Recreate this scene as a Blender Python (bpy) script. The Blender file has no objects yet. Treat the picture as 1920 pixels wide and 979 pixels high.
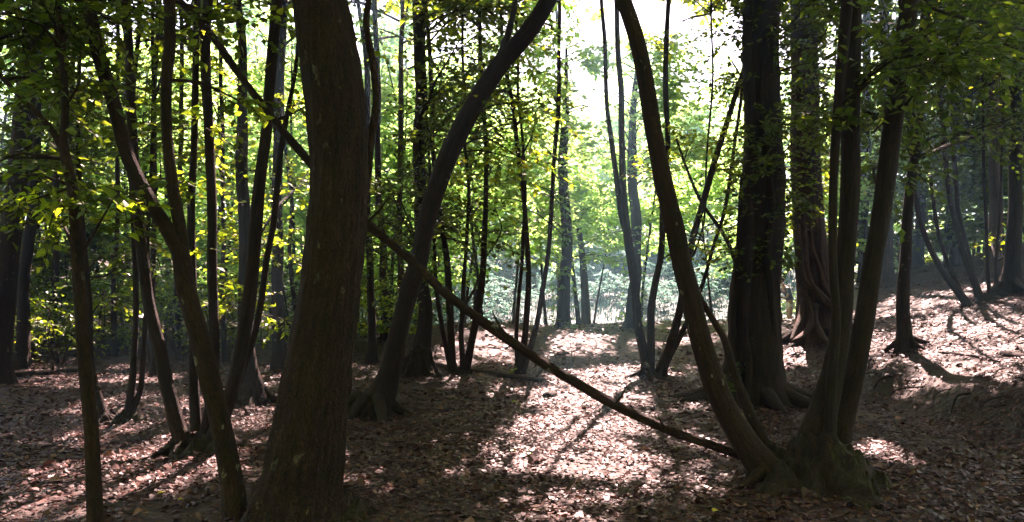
import bpy, math
import numpy as np
from mathutils import Vector, Matrix

# ------------------------------------------------------------------ camera, sky, sun, exposure
scene = bpy.context.scene
COL = scene.collection
F = 28.0 / 36.0 * 1920.0            # focal length in photograph pixels
CAMZ = 1.55
PITCH = math.atan(35.5 / F)
cam_d = bpy.data.cameras.new('camera'); cam_d.lens = 28.0; cam_d.sensor_width = 36.0
cam_d.clip_start = 0.05; cam_d.clip_end = 1500.0
cam = bpy.data.objects.new('camera', cam_d); COL.objects.link(cam)
cam.location = (0, 0, CAMZ); cam.rotation_euler = (math.pi / 2 + PITCH, 0, 0)
scene.camera = cam

SUN_AZ = math.radians(12.0); SUN_EL = math.radians(50.0)
S = np.array([math.sin(SUN_AZ) * math.cos(SUN_EL), math.cos(SUN_AZ) * math.cos(SUN_EL), math.sin(SUN_EL)])
world = bpy.data.worlds.new('World'); scene.world = world; world.use_nodes = True
wn = world.node_tree.nodes; wl = world.node_tree.links
sky = wn.new('ShaderNodeTexSky'); sky.sky_type = 'NISHITA'; sky.sun_disc = False
sky.sun_elevation = SUN_EL; sky.sun_rotation = SUN_AZ
sky.air_density = 1.0; sky.dust_density = 2.0
wn['Background'].inputs['Strength'].default_value = 0.05
wl.new(sky.outputs['Color'], wn['Background'].inputs['Color'])
sun_d = bpy.data.lights.new('sun', 'SUN'); sun_d.energy = 5.0; sun_d.angle = math.radians(0.5)
sun_d.color = (1.0, 0.96, 0.89)
sun = bpy.data.objects.new('sun', sun_d); COL.objects.link(sun)
sun.rotation_euler = Vector(S).to_track_quat('Z', 'Y').to_euler(); sun.location = (5, 20, 40)
scene.view_settings.view_transform = 'Standard'; scene.view_settings.look = 'None'
scene.view_settings.gamma = 1.0; scene.view_settings.use_curve_mapping = False
scene.view_settings.exposure = 3.4
scene.view_settings.use_white_balance = True; scene.view_settings.white_balance_temperature = 8000; scene.view_settings.white_balance_tint = 43
cy = scene.cycles
cy.use_denoising = True; cy.max_bounces = 7; cy.diffuse_bounces = 4; cy.glossy_bounces = 2
cy.transmission_bounces = 4; cy.transparent_max_bounces = 6; cy.volume_bounces = 0
cy.sample_clamp_indirect = 6.0; cy.caustics_reflective = False; cy.caustics_refractive = False

HAZE_DENSITY = 0.0021

rng = np.random.default_rng(7)
UP = np.array([0, 0, 1.0])

# ------------------------------------------------------------------ small maths helpers
def sm(a, b, x):
    t = np.clip((x - a) / (b - a), 0, 1)
    return t * t * (3 - 2 * t)

def nrm(v):
    return v / np.maximum(np.linalg.norm(v, axis=-1, keepdims=True), 1e-9)

def hsh(ix, iy, iz, s):
    h = (ix * 374761393 + iy * 668265263 + iz * 1274126177 + s * 97531) & 0xffffffff
    h = ((h ^ (h >> 13)) * 1103515245) & 0xffffffff
    h = ((h ^ (h >> 16)) * 2246822519) & 0xffffffff
    return ((h ^ (h >> 15)) & 0xffff) / 65535.0

def vn(x, y, z=0.0, s=0):
    """value noise in -1..1"""
    x, y, z = np.broadcast_arrays(np.asarray(x, float), np.asarray(y, float), np.asarray(z, float))
    fx, fy, fz = np.floor(x), np.floor(y), np.floor(z)
    ix, iy, iz = fx.astype(np.int64), fy.astype(np.int64), fz.astype(np.int64)
    tx, ty, tz = x - fx, y - fy, z - fz
    tx, ty, tz = tx*tx*(3-2*tx), ty*ty*(3-2*ty), tz*tz*(3-2*tz)
    r = 0.0
    for a in (0, 1):
        for b in (0, 1):
            for c in (0, 1):
                w = (tx if a else 1-tx) * (ty if b else 1-ty) * (tz if c else 1-tz)
                r = r + w * hsh(ix+a, iy+b, iz+c, s)
    return r * 2 - 1

def H(x, y):
    """height of the forest floor"""
    x = np.asarray(x, float); y = np.asarray(y, float)
    z = 0.07 * vn(x*.22, y*.22, 0, 1) + 0.045 * vn(x*.8, y*.8, 0, 2) + 0.02 * vn(x*2.6, y*2.6, 0, 3)
    z = z + 0.42 * np.exp(-((x + 0.5) / 2.4)**2 - ((y - 17.6) / 1.9)**2)
    z = z + 0.26 * sm(13, 21, y) * (1 - sm(22.5, 28, y))
    z = z + 0.20 * sm(-4, -14, x) * sm(12, 20, y)
    xe = x + 0.22 * vn(x*.3, y*.9, 0, 5) + 0.12 * vn(x*1.1, y*2.7, 0, 6) 
    k = sm(11.6, 13.6, y)
    b = (1 - k) * sm(4.6, 5.3, xe) * 0.42 + k * sm(3.2, 6.4, x) * 0.46
    b = b + 0.28 * np.clip(x - 5.3 - 1.7 * sm(13, 19, y), 0, 8)
    y0 = 16.5 + 4.5 * sm(7.5, 9.5, x)
    z = z + b * (1 - 0.9 * sm(y0, y0 + 6, y))
    z = z - 0.55 * sm(23.5, 29, y) * sm(-13, -6, x)
    z = z + 0.17 * np.clip(y - 31 , 0, 38) * sm(30, 36, y)
    z = z + 0.035 * np.clip(np.hypot(x, y) - 75, 0, 200)
    return z

CAM = np.array([0, 0, CAMZ])
def ray(px, py):
    u = (px - 960) / F; v = (489.5 - py) / F
    d = np.array([u, math.cos(PITCH) - v * math.sin(PITCH), math.sin(PITCH) + v * math.cos(PITCH)])
    return d / d[1]
def P(px, py, d):
    return CAM + ray(px, py) * d
def ghit(px, py, dmax=60):
    r = ray(px, py); d = np.arange(2.0, dmax, 0.03)
    p = CAM[None] + r[None] * d[:, None]
    below = p[:, 2] <= H(p[:, 0], p[:, 1])
    i = int(np.argmax(below)) if below.any() else len(d) - 1
    return p[i]

# ------------------------------------------------------------------ object helpers
def tag(o, label=None, cat=None, group=None, kind=None):
    if label: o['label'] = label
    if cat: o['category'] = cat
    if group: o['group'] = group
    if kind: o['kind'] = kind
    return o

def empty(name, loc):
    o = bpy.data.objects.new(name, None); COL.objects.link(o); o.location = tuple(loc)
    o.empty_display_size = 0.2
    return o

def mesh_data(name, V, faces, mats, midx=None, attrs=None, smooth=True):
    """faces: list of int arrays (n,k) ; midx: list of material indices"""
    me = bpy.data.meshes.new(name)
    V = np.asarray(V, np.float32)
    me.vertices.add(len(V)); me.vertices.foreach_set('co', V.ravel())
    loops = np.concatenate([f.ravel() for f in faces]).astype(np.int32)
    cnt = np.concatenate([np.full(len(f), f.shape[1], np.int32) for f in faces])
    st = np.concatenate([[0], np.cumsum(cnt)[:-1]]).astype(np.int32)
    me.loops.add(len(loops)); me.loops.foreach_set('vertex_index', loops)
    me.polygons.add(len(cnt)); me.polygons.foreach_set('loop_start', st)
    me.polygons.foreach_set('loop_total', cnt)
    if midx is not None:
        mi = np.concatenate([np.full(len(f), m, np.int32) for f, m in zip(faces, midx)])
        me.polygons.foreach_set('material_index', mi)
    me.polygons.foreach_set('use_smooth', np.full(len(cnt), smooth, bool))
    for k, a in (attrs or {}).items():
        a = np.asarray(a, np.float32)
        if a.ndim == 2:
            at = me.attributes.new(k, 'FLOAT_VECTOR', 'POINT'); at.data.foreach_set('vector', a.ravel())
        else:
            at = me.attributes.new(k, 'FLOAT', 'POINT'); at.data.foreach_set('value', a)
    for m in mats: me.materials.append(m)
    me.update(calc_edges=True); me.validate()
    return me

def link(name, me, parent=None, loc=(0, 0, 0)):
    o = bpy.data.objects.new(name, me); COL.objects.link(o); o.location = tuple(loc)
    if parent is not None: o.parent = parent
    return o

# ------------------------------------------------------------------ materials
def mat(name):
    m = bpy.data.materials.new(name); m.use_nodes = True
    nt = m.node_tree
    return m, nt, nt.nodes, nt.links, nt.nodes['Principled BSDF']

def ramp(n, stops):
    r = n.new('ShaderNodeValToRGB'); e = r.color_ramp.elements
    while len(e) < len(stops): e.new(0.5)
    for i, (p, c) in enumerate(stops):
        e[i].position = p; e[i].color = (*c, 1)
    return r

def noise(n, l, vec, scale, detail=4, rough=0.6, mapping=None):
    t = n.new('ShaderNodeTexNoise'); t.inputs['Scale'].default_value = scale
    t.inputs['Detail'].default_value = detail; t.inputs['Roughness'].default_value = rough
    if mapping:
        mp = n.new('ShaderNodeMapping'); mp.inputs['Scale'].default_value = mapping
        l.new(vec, mp.inputs['Vector']); vec = mp.outputs['Vector']
    l.new(vec, t.inputs['Vector'])
    return t

def bark_material(name, dark, mid, pale, moss=0.0, vs=0.16, lichen=0.0, scale=1.0, bump=0.6):
    dark, mid, pale = [tuple(v * k for v, k in zip(c, (.46, .33, .32))) for c in (dark, mid, pale)]
    m, nt, n, l, b = mat(name)
    a = n.new('ShaderNodeAttribute'); a.attribute_name = 'bark'
    v = a.outputs['Vector']
    t1 = noise(n, l, v, 22 * scale, 6, 0.65, (1, 1, vs))
    t2 = noise(n, l, v, 3.0, 3, 0.5)
    mx = n.new('ShaderNodeMath'); mx.operation = 'MULTIPLY_ADD'
    l.new(t2.outputs['Fac'], mx.inputs[0]); mx.inputs[1].default_value = 0.45
    l.new(t1.outputs['Fac'], mx.inputs[2])
    sub = n.new('ShaderNodeMath'); sub.operation = 'SUBTRACT'; sub.inputs[1].default_value = 0.22
    l.new(mx.outputs[0], sub.inputs[0])
    r = ramp(n, [(0.32, dark), (0.52, mid), (0.75, pale)])
    l.new(sub.outputs[0], r.inputs['Fac'])
    col = r.outputs['Color']
    if lichen:
        t3 = noise(n, l, v, 9, 3, 0.55, (1, 1, 0.8))
        r3 = ramp(n, [(0.66, (0, 0, 0)), (0.70, (lichen,) * 3)])
        l.new(t3.outputs['Fac'], r3.inputs['Fac'])
        mc = n.new('ShaderNodeMixRGB'); mc.inputs['Color2'].default_value = (0.33, 0.31, 0.26, 1)
        l.new(r3.outputs['Color'], mc.inputs['Fac']); l.new(col, mc.inputs['Color1']); col = mc.outputs['Color']
    if moss:
        sx = n.new('ShaderNodeSeparateXYZ'); l.new(v, sx.inputs[0])
        mr = n.new('ShaderNodeMapRange'); mr.inputs['From Min'].default_value = 0.0
        mr.inputs['From Max'].default_value = 1.1; mr.inputs['To Min'].default_value = moss; mr.inputs['To Max'].default_value = 0.0
        l.new(sx.outputs['Z'], mr.inputs['Value'])
        t4 = noise(n, l, v, 6, 4, 0.6)
        ad = n.new('ShaderNodeMath'); ad.operation = 'ADD'; l.new(t4.outputs['Fac'], ad.inputs[0]); l.new(mr.outputs[0], ad.inputs[1])
        r4 = ramp(n, [(0.72, (0, 0, 0)), (0.95, (0.85, 0.85, 0.85))]); l.new(ad.outputs[0], r4.inputs['Fac'])
        mc = n.new('ShaderNodeMixRGB'); mc.inputs['Color2'].default_value = (0.030, 0.028, 0.008, 1)
        l.new(r4.outputs['Color'], mc.inputs['Fac']); l.new(col, mc.inputs['Color1']); col = mc.outputs['Color']
    l.new(col, b.inputs['Base Color'])
    b.inputs['Roughness'].default_value = 0.85; b.inputs['Specular IOR Level'].default_value = 0.25
    mpv = n.new('ShaderNodeMapping'); mpv.inputs['Scale'].default_value = (1, 1, vs * 1.3)
    wv = noise(n, l, v, 12, 3); vm = n.new('ShaderNodeMixRGB'); vm.inputs['Fac'].default_value = 0.08
    l.new(v, vm.inputs['Color1']); l.new(wv.outputs['Color'], vm.inputs['Color2']); l.new(vm.outputs['Color'], mpv.inputs['Vector'])
    vo = n.new('ShaderNodeTexVoronoi'); vo.feature = 'DISTANCE_TO_EDGE'; vo.inputs['Scale'].default_value = 48 * scale
    l.new(mpv.outputs['Vector'], vo.inputs['Vector'])
    rc = ramp(n, [(0.0, (0.30, 0.30, 0.30)), (0.16, (1, 1, 1))]); l.new(vo.outputs['Distance'], rc.inputs['Fac'])
    mk = n.new('ShaderNodeMixRGB'); mk.blend_type = 'MULTIPLY'; mk.inputs['Fac'].default_value = 0.75
    l.new(col, mk.inputs['Color1']); l.new(rc.outputs['Color'], mk.inputs['Color2']); col = mk.outputs['Color']
    t5 = noise(n, l, v, 85 * scale, 5, 0.7, (1, 1, min(1, vs * 1.6)))
    hs = n.new('ShaderNodeMath'); hs.operation = 'MULTIPLY_ADD'; hs.inputs[1].default_value = 0.5
    l.new(t5.outputs['Fac'], hs.inputs[0]); l.new(t1.outputs['Fac'], hs.inputs[2])
    rd = ramp(n, [(0.36, (0.35, 0.35, 0.35)), (0.56, (1, 1, 1))]); l.new(t5.outputs['Fac'], rd.inputs['Fac'])
    mm = n.new('ShaderNodeMixRGB'); mm.blend_type = 'MULTIPLY'; mm.inputs['Fac'].default_value = 0.8
    l.new(col, mm.inputs['Color1']); l.new(rd.outputs['Color'], mm.inputs['Color2']); l.new(mm.outputs['Color'], b.inputs['Base Color'])
    bp = n.new('ShaderNodeBump'); bp.inputs['Strength'].default_value = bump; bp.inputs['Distance'].default_value = 0.03
    hc_ = n.new('ShaderNodeMath'); hc_.operation = 'MULTIPLY_ADD'; hc_.inputs[1].default_value = 0.7
    l.new(rc.outputs['Color'], hc_.inputs[0]); l.new(hs.outputs[0], hc_.inputs[2])
    l.new(hc_.outputs[0], bp.inputs['Height']); l.new(bp.outputs['Normal'], b.inputs['Normal'])
    return m

BARK = bark_material('bark_brown', (0.026, 0.011, 0.009), (0.074, 0.035, 0.028), (0.145, 0.082, 0.068), moss=0.12, lichen=0.6)
BARK_BIG = bark_material('bark_big_trunk', (0.032, 0.014, 0.011), (0.090, 0.042, 0.033), (0.165, 0.094, 0.078), moss=0.03, lichen=0.22, vs=0.3, bump=0.9)
BARK_MOSS = bark_material('bark_mossy', (0.022, 0.011, 0.009), (0.064, 0.032, 0.026), (0.125, 0.072, 0.060), moss=0.26)
BARK_RED_LIT = bark_material('bark_reddish_lit', (0.05, 0.028, 0.022), (0.18, 0.11, 0.085), (0.34, 0.235, 0.19), moss=0.0, vs=0.10)  # reddish bark brightened: warm sunlight put into its colour
DEADWOOD = bark_material('dead_wood', (0.028, 0.017, 0.013), (0.085, 0.054, 0.043), (0.18, 0.125, 0.10), vs=0.12)

def leaf_material(name, refl, trans, fac=0.55, rough=0.45, spec=0.35):
    m, nt, n, l, b = mat(name)
    a = n.new('ShaderNodeAttribute'); a.attribute_name = 'tint'
    r1 = ramp(n, [(0.0, refl[0]), (0.6, refl[1]), (1.0, refl[2])]); l.new(a.outputs['Fac'], r1.inputs['Fac'])
    r2 = ramp(n, [(0.0, trans[0]), (0.6, trans[1]), (1.0, trans[2])]); l.new(a.outputs['Fac'], r2.inputs['Fac'])
    l.new(r1.outputs['Color'], b.inputs['Base Color'])
    b.inputs['Roughness'].default_value = rough; b.inputs['Specular IOR Level'].default_value = spec
    t = n.new('ShaderNodeBsdfTranslucent'); l.new(r2.outputs['Color'], t.inputs['Color'])
    mx = n.new('ShaderNodeMixShader'); mx.inputs['Fac'].default_value = fac
    l.new(b.outputs[0], mx.inputs[1]); l.new(t.outputs[0], mx.inputs[2])
    l.new(mx.outputs[0], n['Material Output'].inputs['Surface'])
    return m

LEAF = leaf_material('leaf_green', [(0.035, 0.070, 0.012), (0.060, 0.105, 0.018), (0.12, 0.13, 0.025)],
                     [(0.07, 0.15, 0.008), (0.42, 0.58, 0.025), (0.68, 0.64, 0.04)], fac=.6)
LEAF_LIT = leaf_material('leaf_lit_green', [(0.035, 0.075, 0.018), (0.060, 0.11, 0.025), (0.11, 0.13, 0.03)],
                     [(0.24, 0.52, 0.14), (0.50, 0.84, 0.24), (0.68, 0.86, 0.26)], fac=.7)  # brighter leaf copy: sunlight on the foliage put into the colour
LEAF_DARK_SHADED = leaf_material('leaf_dark_shaded_green', [(0.025, 0.050, 0.010), (0.045, 0.078, 0.014), (0.08, 0.095, 0.02)],
                     [(0.045, 0.09, 0.006), (0.13, 0.21, 0.012), (0.26, 0.30, 0.02)], fac=0.5, rough=0.35)  # darker leaf copy: shade put into the colour; also dark ivy and glossy leaves
LITTER = leaf_material('fallen_leaf', [(0.022, 0.0066, 0.0058), (0.068, 0.021, 0.0178), (0.24, 0.112, 0.096)],
                     [(0.05, 0.02, 0.012), (0.11, 0.05, 0.03), (0.20, 0.12, 0.07)], fac=0.12, rough=0.5, spec=0.22)
LEAF_HAZY = leaf_material('leaf_hazy_green', [(0.018, 0.050, 0.042), (0.032, 0.075, 0.062), (0.055, 0.10, 0.075)],
                     [(0.09, 0.24, 0.19), (0.16, 0.38, 0.29), (0.28, 0.48, 0.32)], fac=.5, rough=.6, spec=.15)  # blue-green haze of the clearing put into the leaf colour
YELLOW_LEAF = leaf_material('fallen_yellow_leaf', [(0.40, 0.30, 0.03)] * 3, [(0.4, 0.3, 0.03)] * 3, fac=0.2)

def ground_material():
    m, nt, n, l, b = mat('forest_floor')
    g = n.new('ShaderNodeNewGeometry'); v = g.outputs['Position']
    t1 = noise(n, l, v, 16, 8, 0.7)
    r = ramp(n, [(0.30, (0.010, 0.0044, 0.004)), (0.50, (0.029, 0.0125, 0.0105)), (0.68, (0.068, 0.032, 0.027)), (0.8, (0.15, 0.085, 0.074))])
    l.new(t1.outputs['Fac'], r.inputs['Fac'])
    # bare dark soil on the steep cut faces
    sx = n.new('ShaderNodeSeparateXYZ'); l.new(g.outputs['True Normal'], sx.inputs[0])
    rs = ramp(n, [(0.62, (1, 1, 1)), (0.88, (0, 0, 0))]); l.new(sx.outputs['Z'], rs.inputs['Fac'])
    ts = noise(n, l, v, 9, 5, 0.6)
    rsoil = ramp(n, [(0.35, (0.018, 0.012, 0.010)), (0.7, (0.06, 0.042, 0.034))]); l.new(ts.outputs['Fac'], rsoil.inputs['Fac'])
    m1 = n.new('ShaderNodeMixRGB'); l.new(rs.outputs['Color'], m1.inputs['Fac'])
    l.new(r.outputs['Color'], m1.inputs['Color1']); l.new(rsoil.outputs['Color'], m1.inputs['Color2'])
    # grass of the clearing, blue of haze and skylight put into its colour
    a = n.new('ShaderNodeAttribute'); a.attribute_name = 'grass'
    tg = noise(n, l, v, 2.2, 5, 0.6)
    rg = ramp(n, [(0.3, (0.012, 0.034, 0.030)), (0.7, (0.030, 0.066, 0.060))]); l.new(tg.outputs['Fac'], rg.inputs['Fac'])
    m2 = n.new('ShaderNodeMixRGB'); l.new(a.outputs['Fac'], m2.inputs['Fac'])
    l.new(m1.outputs['Color'], m2.inputs['Color1']); l.new(rg.outputs['Color'], m2.inputs['Color2'])
    l.new(m2.outputs['Color'], b.inputs['Base Color'])
    b.inputs['Roughness'].default_value = 0.75; b.inputs['Specular IOR Level'].default_value = 0.3
    bp = n.new('ShaderNodeBump'); bp.inputs['Strength'].default_value = 0.8; bp.inputs['Distance'].default_value = 0.03
    l.new(t1.outputs['Fac'], bp.inputs['Height']); l.new(bp.outputs['Normal'], b.inputs['Normal'])
    return m
GROUND = ground_material()

# ------------------------------------------------------------------ where the canopy lets the sun through
# each opening: a point (ground patch or sunny foliage), radius, share of leaves missing above it
OPEN = []
def open_ground(px, py, r, p=0.93):
    OPEN.append((ghit(px, py), r, p, False))
def open_air(px, py, d, r, p=0.9):
    OPEN.append((P(px, py, d), r, p, d > 17))      # far ones: gaps in the upper canopy only
for a in [(1110, 740, 1.0, .995), (1100, 800, .9, .995), (1085, 860, .6, .98), (1150, 700, .9, .99), (1060, 950, .5, .8), (1160, 900, .35, .7),
          (930, 880, .4, .6), (700, 900, .35, .5), (1120, 660, .8, .9), (900, 670, 1.1, .96), (960, 650, 1.1, .96), (860, 660, .9, .93), (1190, 640, .8, .93), (1080, 640, .8, .93), (1290, 640, .8, .9),
          (1060, 700, .6, .9), (820, 720, .5, .7),
          (1700, 640, 1.2, .98), (1780, 620, 1.5, .99), (1850, 640, 1.5, .99), (1800, 560, 1.6, .98), (1720, 570, 1.5, .98), (1880, 690, .7, .97),
          (1900, 560, 1.0, .85), (1640, 600, .8, .8), (1500, 670, .8, .98), (1520, 650, .7, .98), (1470, 600, 1.2, .99), (1690, 840, .4, .95), (1720, 860, .35, .95),
          (1320, 770, .35, .8), (1300, 830, .4, .8), (1330, 900, .4, .5),
          (300, 905, .38, .95), (380, 885, .38, .95), (210, 930, .35, .9), (120, 890, .28, .8), (230, 860, .35, .95), (300, 835, .35, .95),
          (460, 830, .3, .9), (450, 800, .35, .9), (90, 960, .3, .9), (500, 720, .5, .85), (420, 730, .4, .85), (120, 720, .8, .95),
          (230, 715, .7, .9), (300, 710, .6, .9), (60, 690, .8, .8), (520, 700, .8, .9), (680, 700, .8, .85), (640, 860, .3, .7)]:
    open_ground(*a)
for a in [(100, 370, 4.8, .38, .97), (190, 390, 4.7, .32, .97), (440, 330, 7.6, .7, .95), (520, 400, 8.5, .7, .95), (470, 220, 8.0, .6, .9),
          (430, 560, 8.5, .5, .9), (540, 480, 11, 1.0, .95), (500, 330, 12, 1.2, .95), (560, 250, 14, 1.3, .9), (360, 380, 8, .4, .8),
          (950, 440, 24, 3.0, .95), (1080, 420, 26, 3.4, .97), (1200, 400, 28, 3.8, .97), (1320, 380, 28, 3.8, .97), (1040, 300, 30, 3.4, .95),
          (1150, 300, 34, 4.5, .97), (1300, 250, 34, 4.5, .97), (860, 400, 22, 2.2, .85), (760, 430, 20, 1.5, .7),
          (500, 150, 20, 2.4, .85), (420, 300, 20, 2.4, .85), (760, 120, 14, .9, .5), (1500, 380, 20, 1.4, .9), (1620, 370, 20, 1.3, .9),
          (1800, 410, 15, .9, .7), (560, 500, 20, 2.0, .9), (1100, 100, 34, 4.0, .9), (700, 300, 24, 2.5, .9), (780, 250, 27, 3, .9), (870, 300, 28, 3, .95), (940, 300, 33, 3.5, .95), (340, 350, 22, 2.2, .85), (230, 300, 24, 2.2, .7), (1450, 350, 32, 3, .9), (980, 560, 32, 3, .95), (1100, 545, 34, 3.5, .97), (1220, 540, 35, 3.5, .97), (1330, 530, 34, 3.5, .97)]:
    open_air(*a)
OC = np.array([o[0] for o in OPEN]); OR = np.array([o[1] for o in OPEN]); OP = np.array([o[2] for o in OPEN]); OH = [o[3] for o in OPEN]

def shade_keep(p):
    """True for the leaves that exist: gaps in the canopy are missing leaves"""
    n = len(p); keep = np.ones(n, bool)
    w = 1 + 0.45 * vn(p[:, 0]*1.1, p[:, 1]*1.1, p[:, 2]*.5, 11)
    high = p[:, 2] > 1.4 + .37 * p[:, 1]
    for c, r, pr, hi in zip(OC, OR, OP, OH):
        t = p - c; a = t @ S
        d2 = (t * t).sum(1) - a * a
        hit = (a > 0.8 + r) & (d2 < (r * w)**2)
        if hi: hit &= high
        keep &= ~(hit & (rng.random(n) < pr))
    # small dapples everywhere
    s_ = p[:, 2:3] / S[2]
    g = p - S[None] * s_
    dap = vn(g[:, 0]*1.3, g[:, 1]*1.1, 0, 21) + 0.6 * vn(g[:, 0]*3.1, g[:, 1]*2.6, 0, 22)
    keep &= ~((dap > 0.62) & (p[:, 2] > 4) & (rng.random(n) < 0.8))
    return keep

# ------------------------------------------------------------------ tubes (trunks, branches, roots, logs)
def smooth_path(pts, rad, step):
    pts = np.asarray(pts, float); rad = np.asarray(rad, float)
    if len(pts) == 2:
        pts = np.array([pts[0], (pts[0]+pts[1])/2, pts[1]]); rad = np.array([rad[0], (rad[0]+rad[1])/2, rad[1]])
    ext = np.vstack([2*pts[0]-pts[1], pts, 2*pts[-1]-pts[-2]])
    re = np.concatenate([[rad[0]], rad, [rad[-1]]])
    oP, oR = [], []
    for i in range(1, len(ext)-2):
        L = np.linalg.norm(ext[i+1]-ext[i]); k = max(2, int(L/step))
        t = np.linspace(0, 1, k, endpoint=False)[:, None]
        p0, p1, p2, p3 = ext[i-1], ext[i], ext[i+1], ext[i+2]
        # cardinal spline with tangents limited by the segment length
        m1 = (p2-p0); m1 = m1/max(np.linalg.norm(m1), 1e-6)*L*.9
        m2 = (p3-p1); m2 = m2/max(np.linalg.norm(m2), 1e-6)*L*.9
        h00 = 2*t**3-3*t**2+1; h10 = t**3-2*t**2+t; h01 = -2*t**3+3*t**2; h11 = t**3-t**2
        oP.append(h00*p1+h10*m1+h01*p2+h11*m2)
        s_ = (t*t*(3-2*t))[:, 0]
        oR.append(re[i]*(1-s_)+re[i+1]*s_)
    oP.append(ext[-2][None]); oR.append(re[-2:-1])
    return np.vstack(oP), np.concatenate(oR)

def tube(pts, rad, sides=10, step=0.12, rough=0.05, wob=0.0, flare=0.0, lobes=5, fl_h=0.3, fine=0.0, seed=0):
    p, r = smooth_path(pts, rad, step)
    n = len(p)
    T = np.gradient(p, axis=0); T = nrm(T)
    L = np.concatenate([[0], np.cumsum(np.linalg.norm(np.diff(p, axis=0), axis=1))])
    if wob:
        w = np.stack([vn(L*1.3, seed*3.7, 0, 31), vn(L*1.3, seed*3.7, 5, 32), 0*L], 1)
        p = p + w * wob * np.minimum(1, L/0.6)[:, None]
    ref = np.array([1.0, 0.13, 0.07]) if abs(T[0][0]) < 0.85 else np.array([0.1, 1.0, 0.1])
    N = np.zeros((n, 3)); u = nrm(ref - T[0]*(ref @ T[0]))
    for i in range(n):
        u = u - T[i]*(u @ T[i]); u = u/np.linalg.norm(u); N[i] = u
    B = np.cross(T, N)
    th = np.linspace(0, 2*np.pi, sides, endpoint=False)
    c, s_ = np.cos(th), np.sin(th)
    rr = r[:, None] * np.ones(sides)[None]
    cx = c[None]*np.ones(n)[:, None]; sx = s_[None]*np.ones(n)[:, None]; LL = L[:, None]*np.ones(sides)[None]
    rr = rr * (1 + rough*vn(cx*1.3+seed*7.1, sx*1.3, LL*1.6/max(.3, 4*r.max()), 41) + rough*.6*vn(cx*2.5, sx*2.5+seed*3.3, LL*5, 42))
    if fine:
        q = np.abs(vn(cx*11+seed, sx*11, LL*4.0, 43)) + .5*np.abs(vn(cx*27+seed, sx*27, LL*12.0, 44))
        rr = rr * (1 + fine*(q-.45))
    if flare:
        lob = 0.5+0.5*np.cos(lobes*th+seed*1.7+0.7*np.sin(2*th+seed))
        rr = rr * (1 + flare*np.exp(-(LL/fl_h)**1.3)*(0.35+0.9*lob[None]**1.5))
    V = p[:, None]+rr[..., None]*(c[None, :, None]*N[:, None]+s_[None, :, None]*B[:, None])
    bk = np.stack([cx*r.max(), sx*r.max(), LL], -1)+np.array([seed*3.1, seed*1.7, 0])
    idx = np.arange(n*sides).reshape(n, sides)
    a = idx[:-1]; b = np.roll(idx, -1, 1)[:-1]; cc = np.roll(idx, -1, 1)[1:]; d = idx[1:]
    q = np.stack([a, b, cc, d], -1).reshape(-1, 4)
    V = V.reshape(-1, 3); bk = bk.reshape(-1, 3)
    # end caps
    e0, e1 = len(V), len(V)+1
    V = np.vstack([V, p[0]-T[0]*r[0]*.25, p[-1]+T[-1]*r[-1]*.6]); bk = np.vstack([bk, bk[0], bk[-1]])
    t0 = np.stack([np.full(sides, e0), np.roll(idx[0], -1), idx[0]], -1)
    t1 = np.stack([np.full(sides, e1), idx[-1], np.roll(idx[-1], -1)], -1)
    return V, q, np.vstack([t0, t1]), bk

def tube_obj(name, parent, origin, pts, rad, m, **k):
    V, q, t, bk = tube(pts, rad, **k)
    me = mesh_data(name, V-np.asarray(origin), [q, t], [m], attrs={'bark': bk})
    return link(name, me, parent, (0, 0, 0) if parent is not None else origin)

def mound_obj(name, parent, origin, c, rx, ry, hz, m, seed, rough=0.5, seg=72, NR=30):
    """lumpy root stool"""
    th = np.linspace(0, 2*np.pi, seg, endpoint=False); ph = np.linspace(0, 1, NR)
    A, Bq = np.meshgrid(th, ph)
    prof = np.cos(Bq*np.pi/2)**0.75; rad = 0.12+0.88*Bq**0.8
    lob = 1+0.30*rough*2*np.cos(5*A+seed)+rough*vn(np.cos(A)*2+seed, np.sin(A)*2, Bq*2, 51)
    rad = rad*(1+(lob-1)*Bq)
    x = c[0]+rx*rad*np.cos(A); y = c[1]+ry*rad*np.sin(A)
    lum = (.7-2*np.abs(vn(x*7, y*7, prof*2, 52+seed)))+.5*(.7-2*np.abs(vn(x*15, y*15, prof*4, 53)))+.25*vn(x*40, y*40, prof*9, 54)
    z = H(x, y)-0.06+hz*prof*(1+rough*0.9*lum)
    V = np.stack([x, y, z], -1).reshape(-1, 3)
    idx = np.arange(len(V)).reshape(NR, seg); nx = np.roll(idx, -1, 1)
    q = np.stack([idx[:-1], idx[1:], nx[1:], nx[:-1]], -1).reshape(-1, 4)
    V = np.vstack([V, [c[0], c[1], V[:seg, 2].mean()+.02]])
    t = np.stack([np.full(seg, len(V)-1), idx[0], nx[0]], -1)
    bk = V-np.asarray(c); bk = np.stack([bk[:, 0], bk[:, 1], bk[:, 2]*.5], 1)
    me = mesh_data(name, V-np.asarray(origin), [q, t], [m], attrs={'bark': bk})
    return link(name, me, parent)

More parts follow.
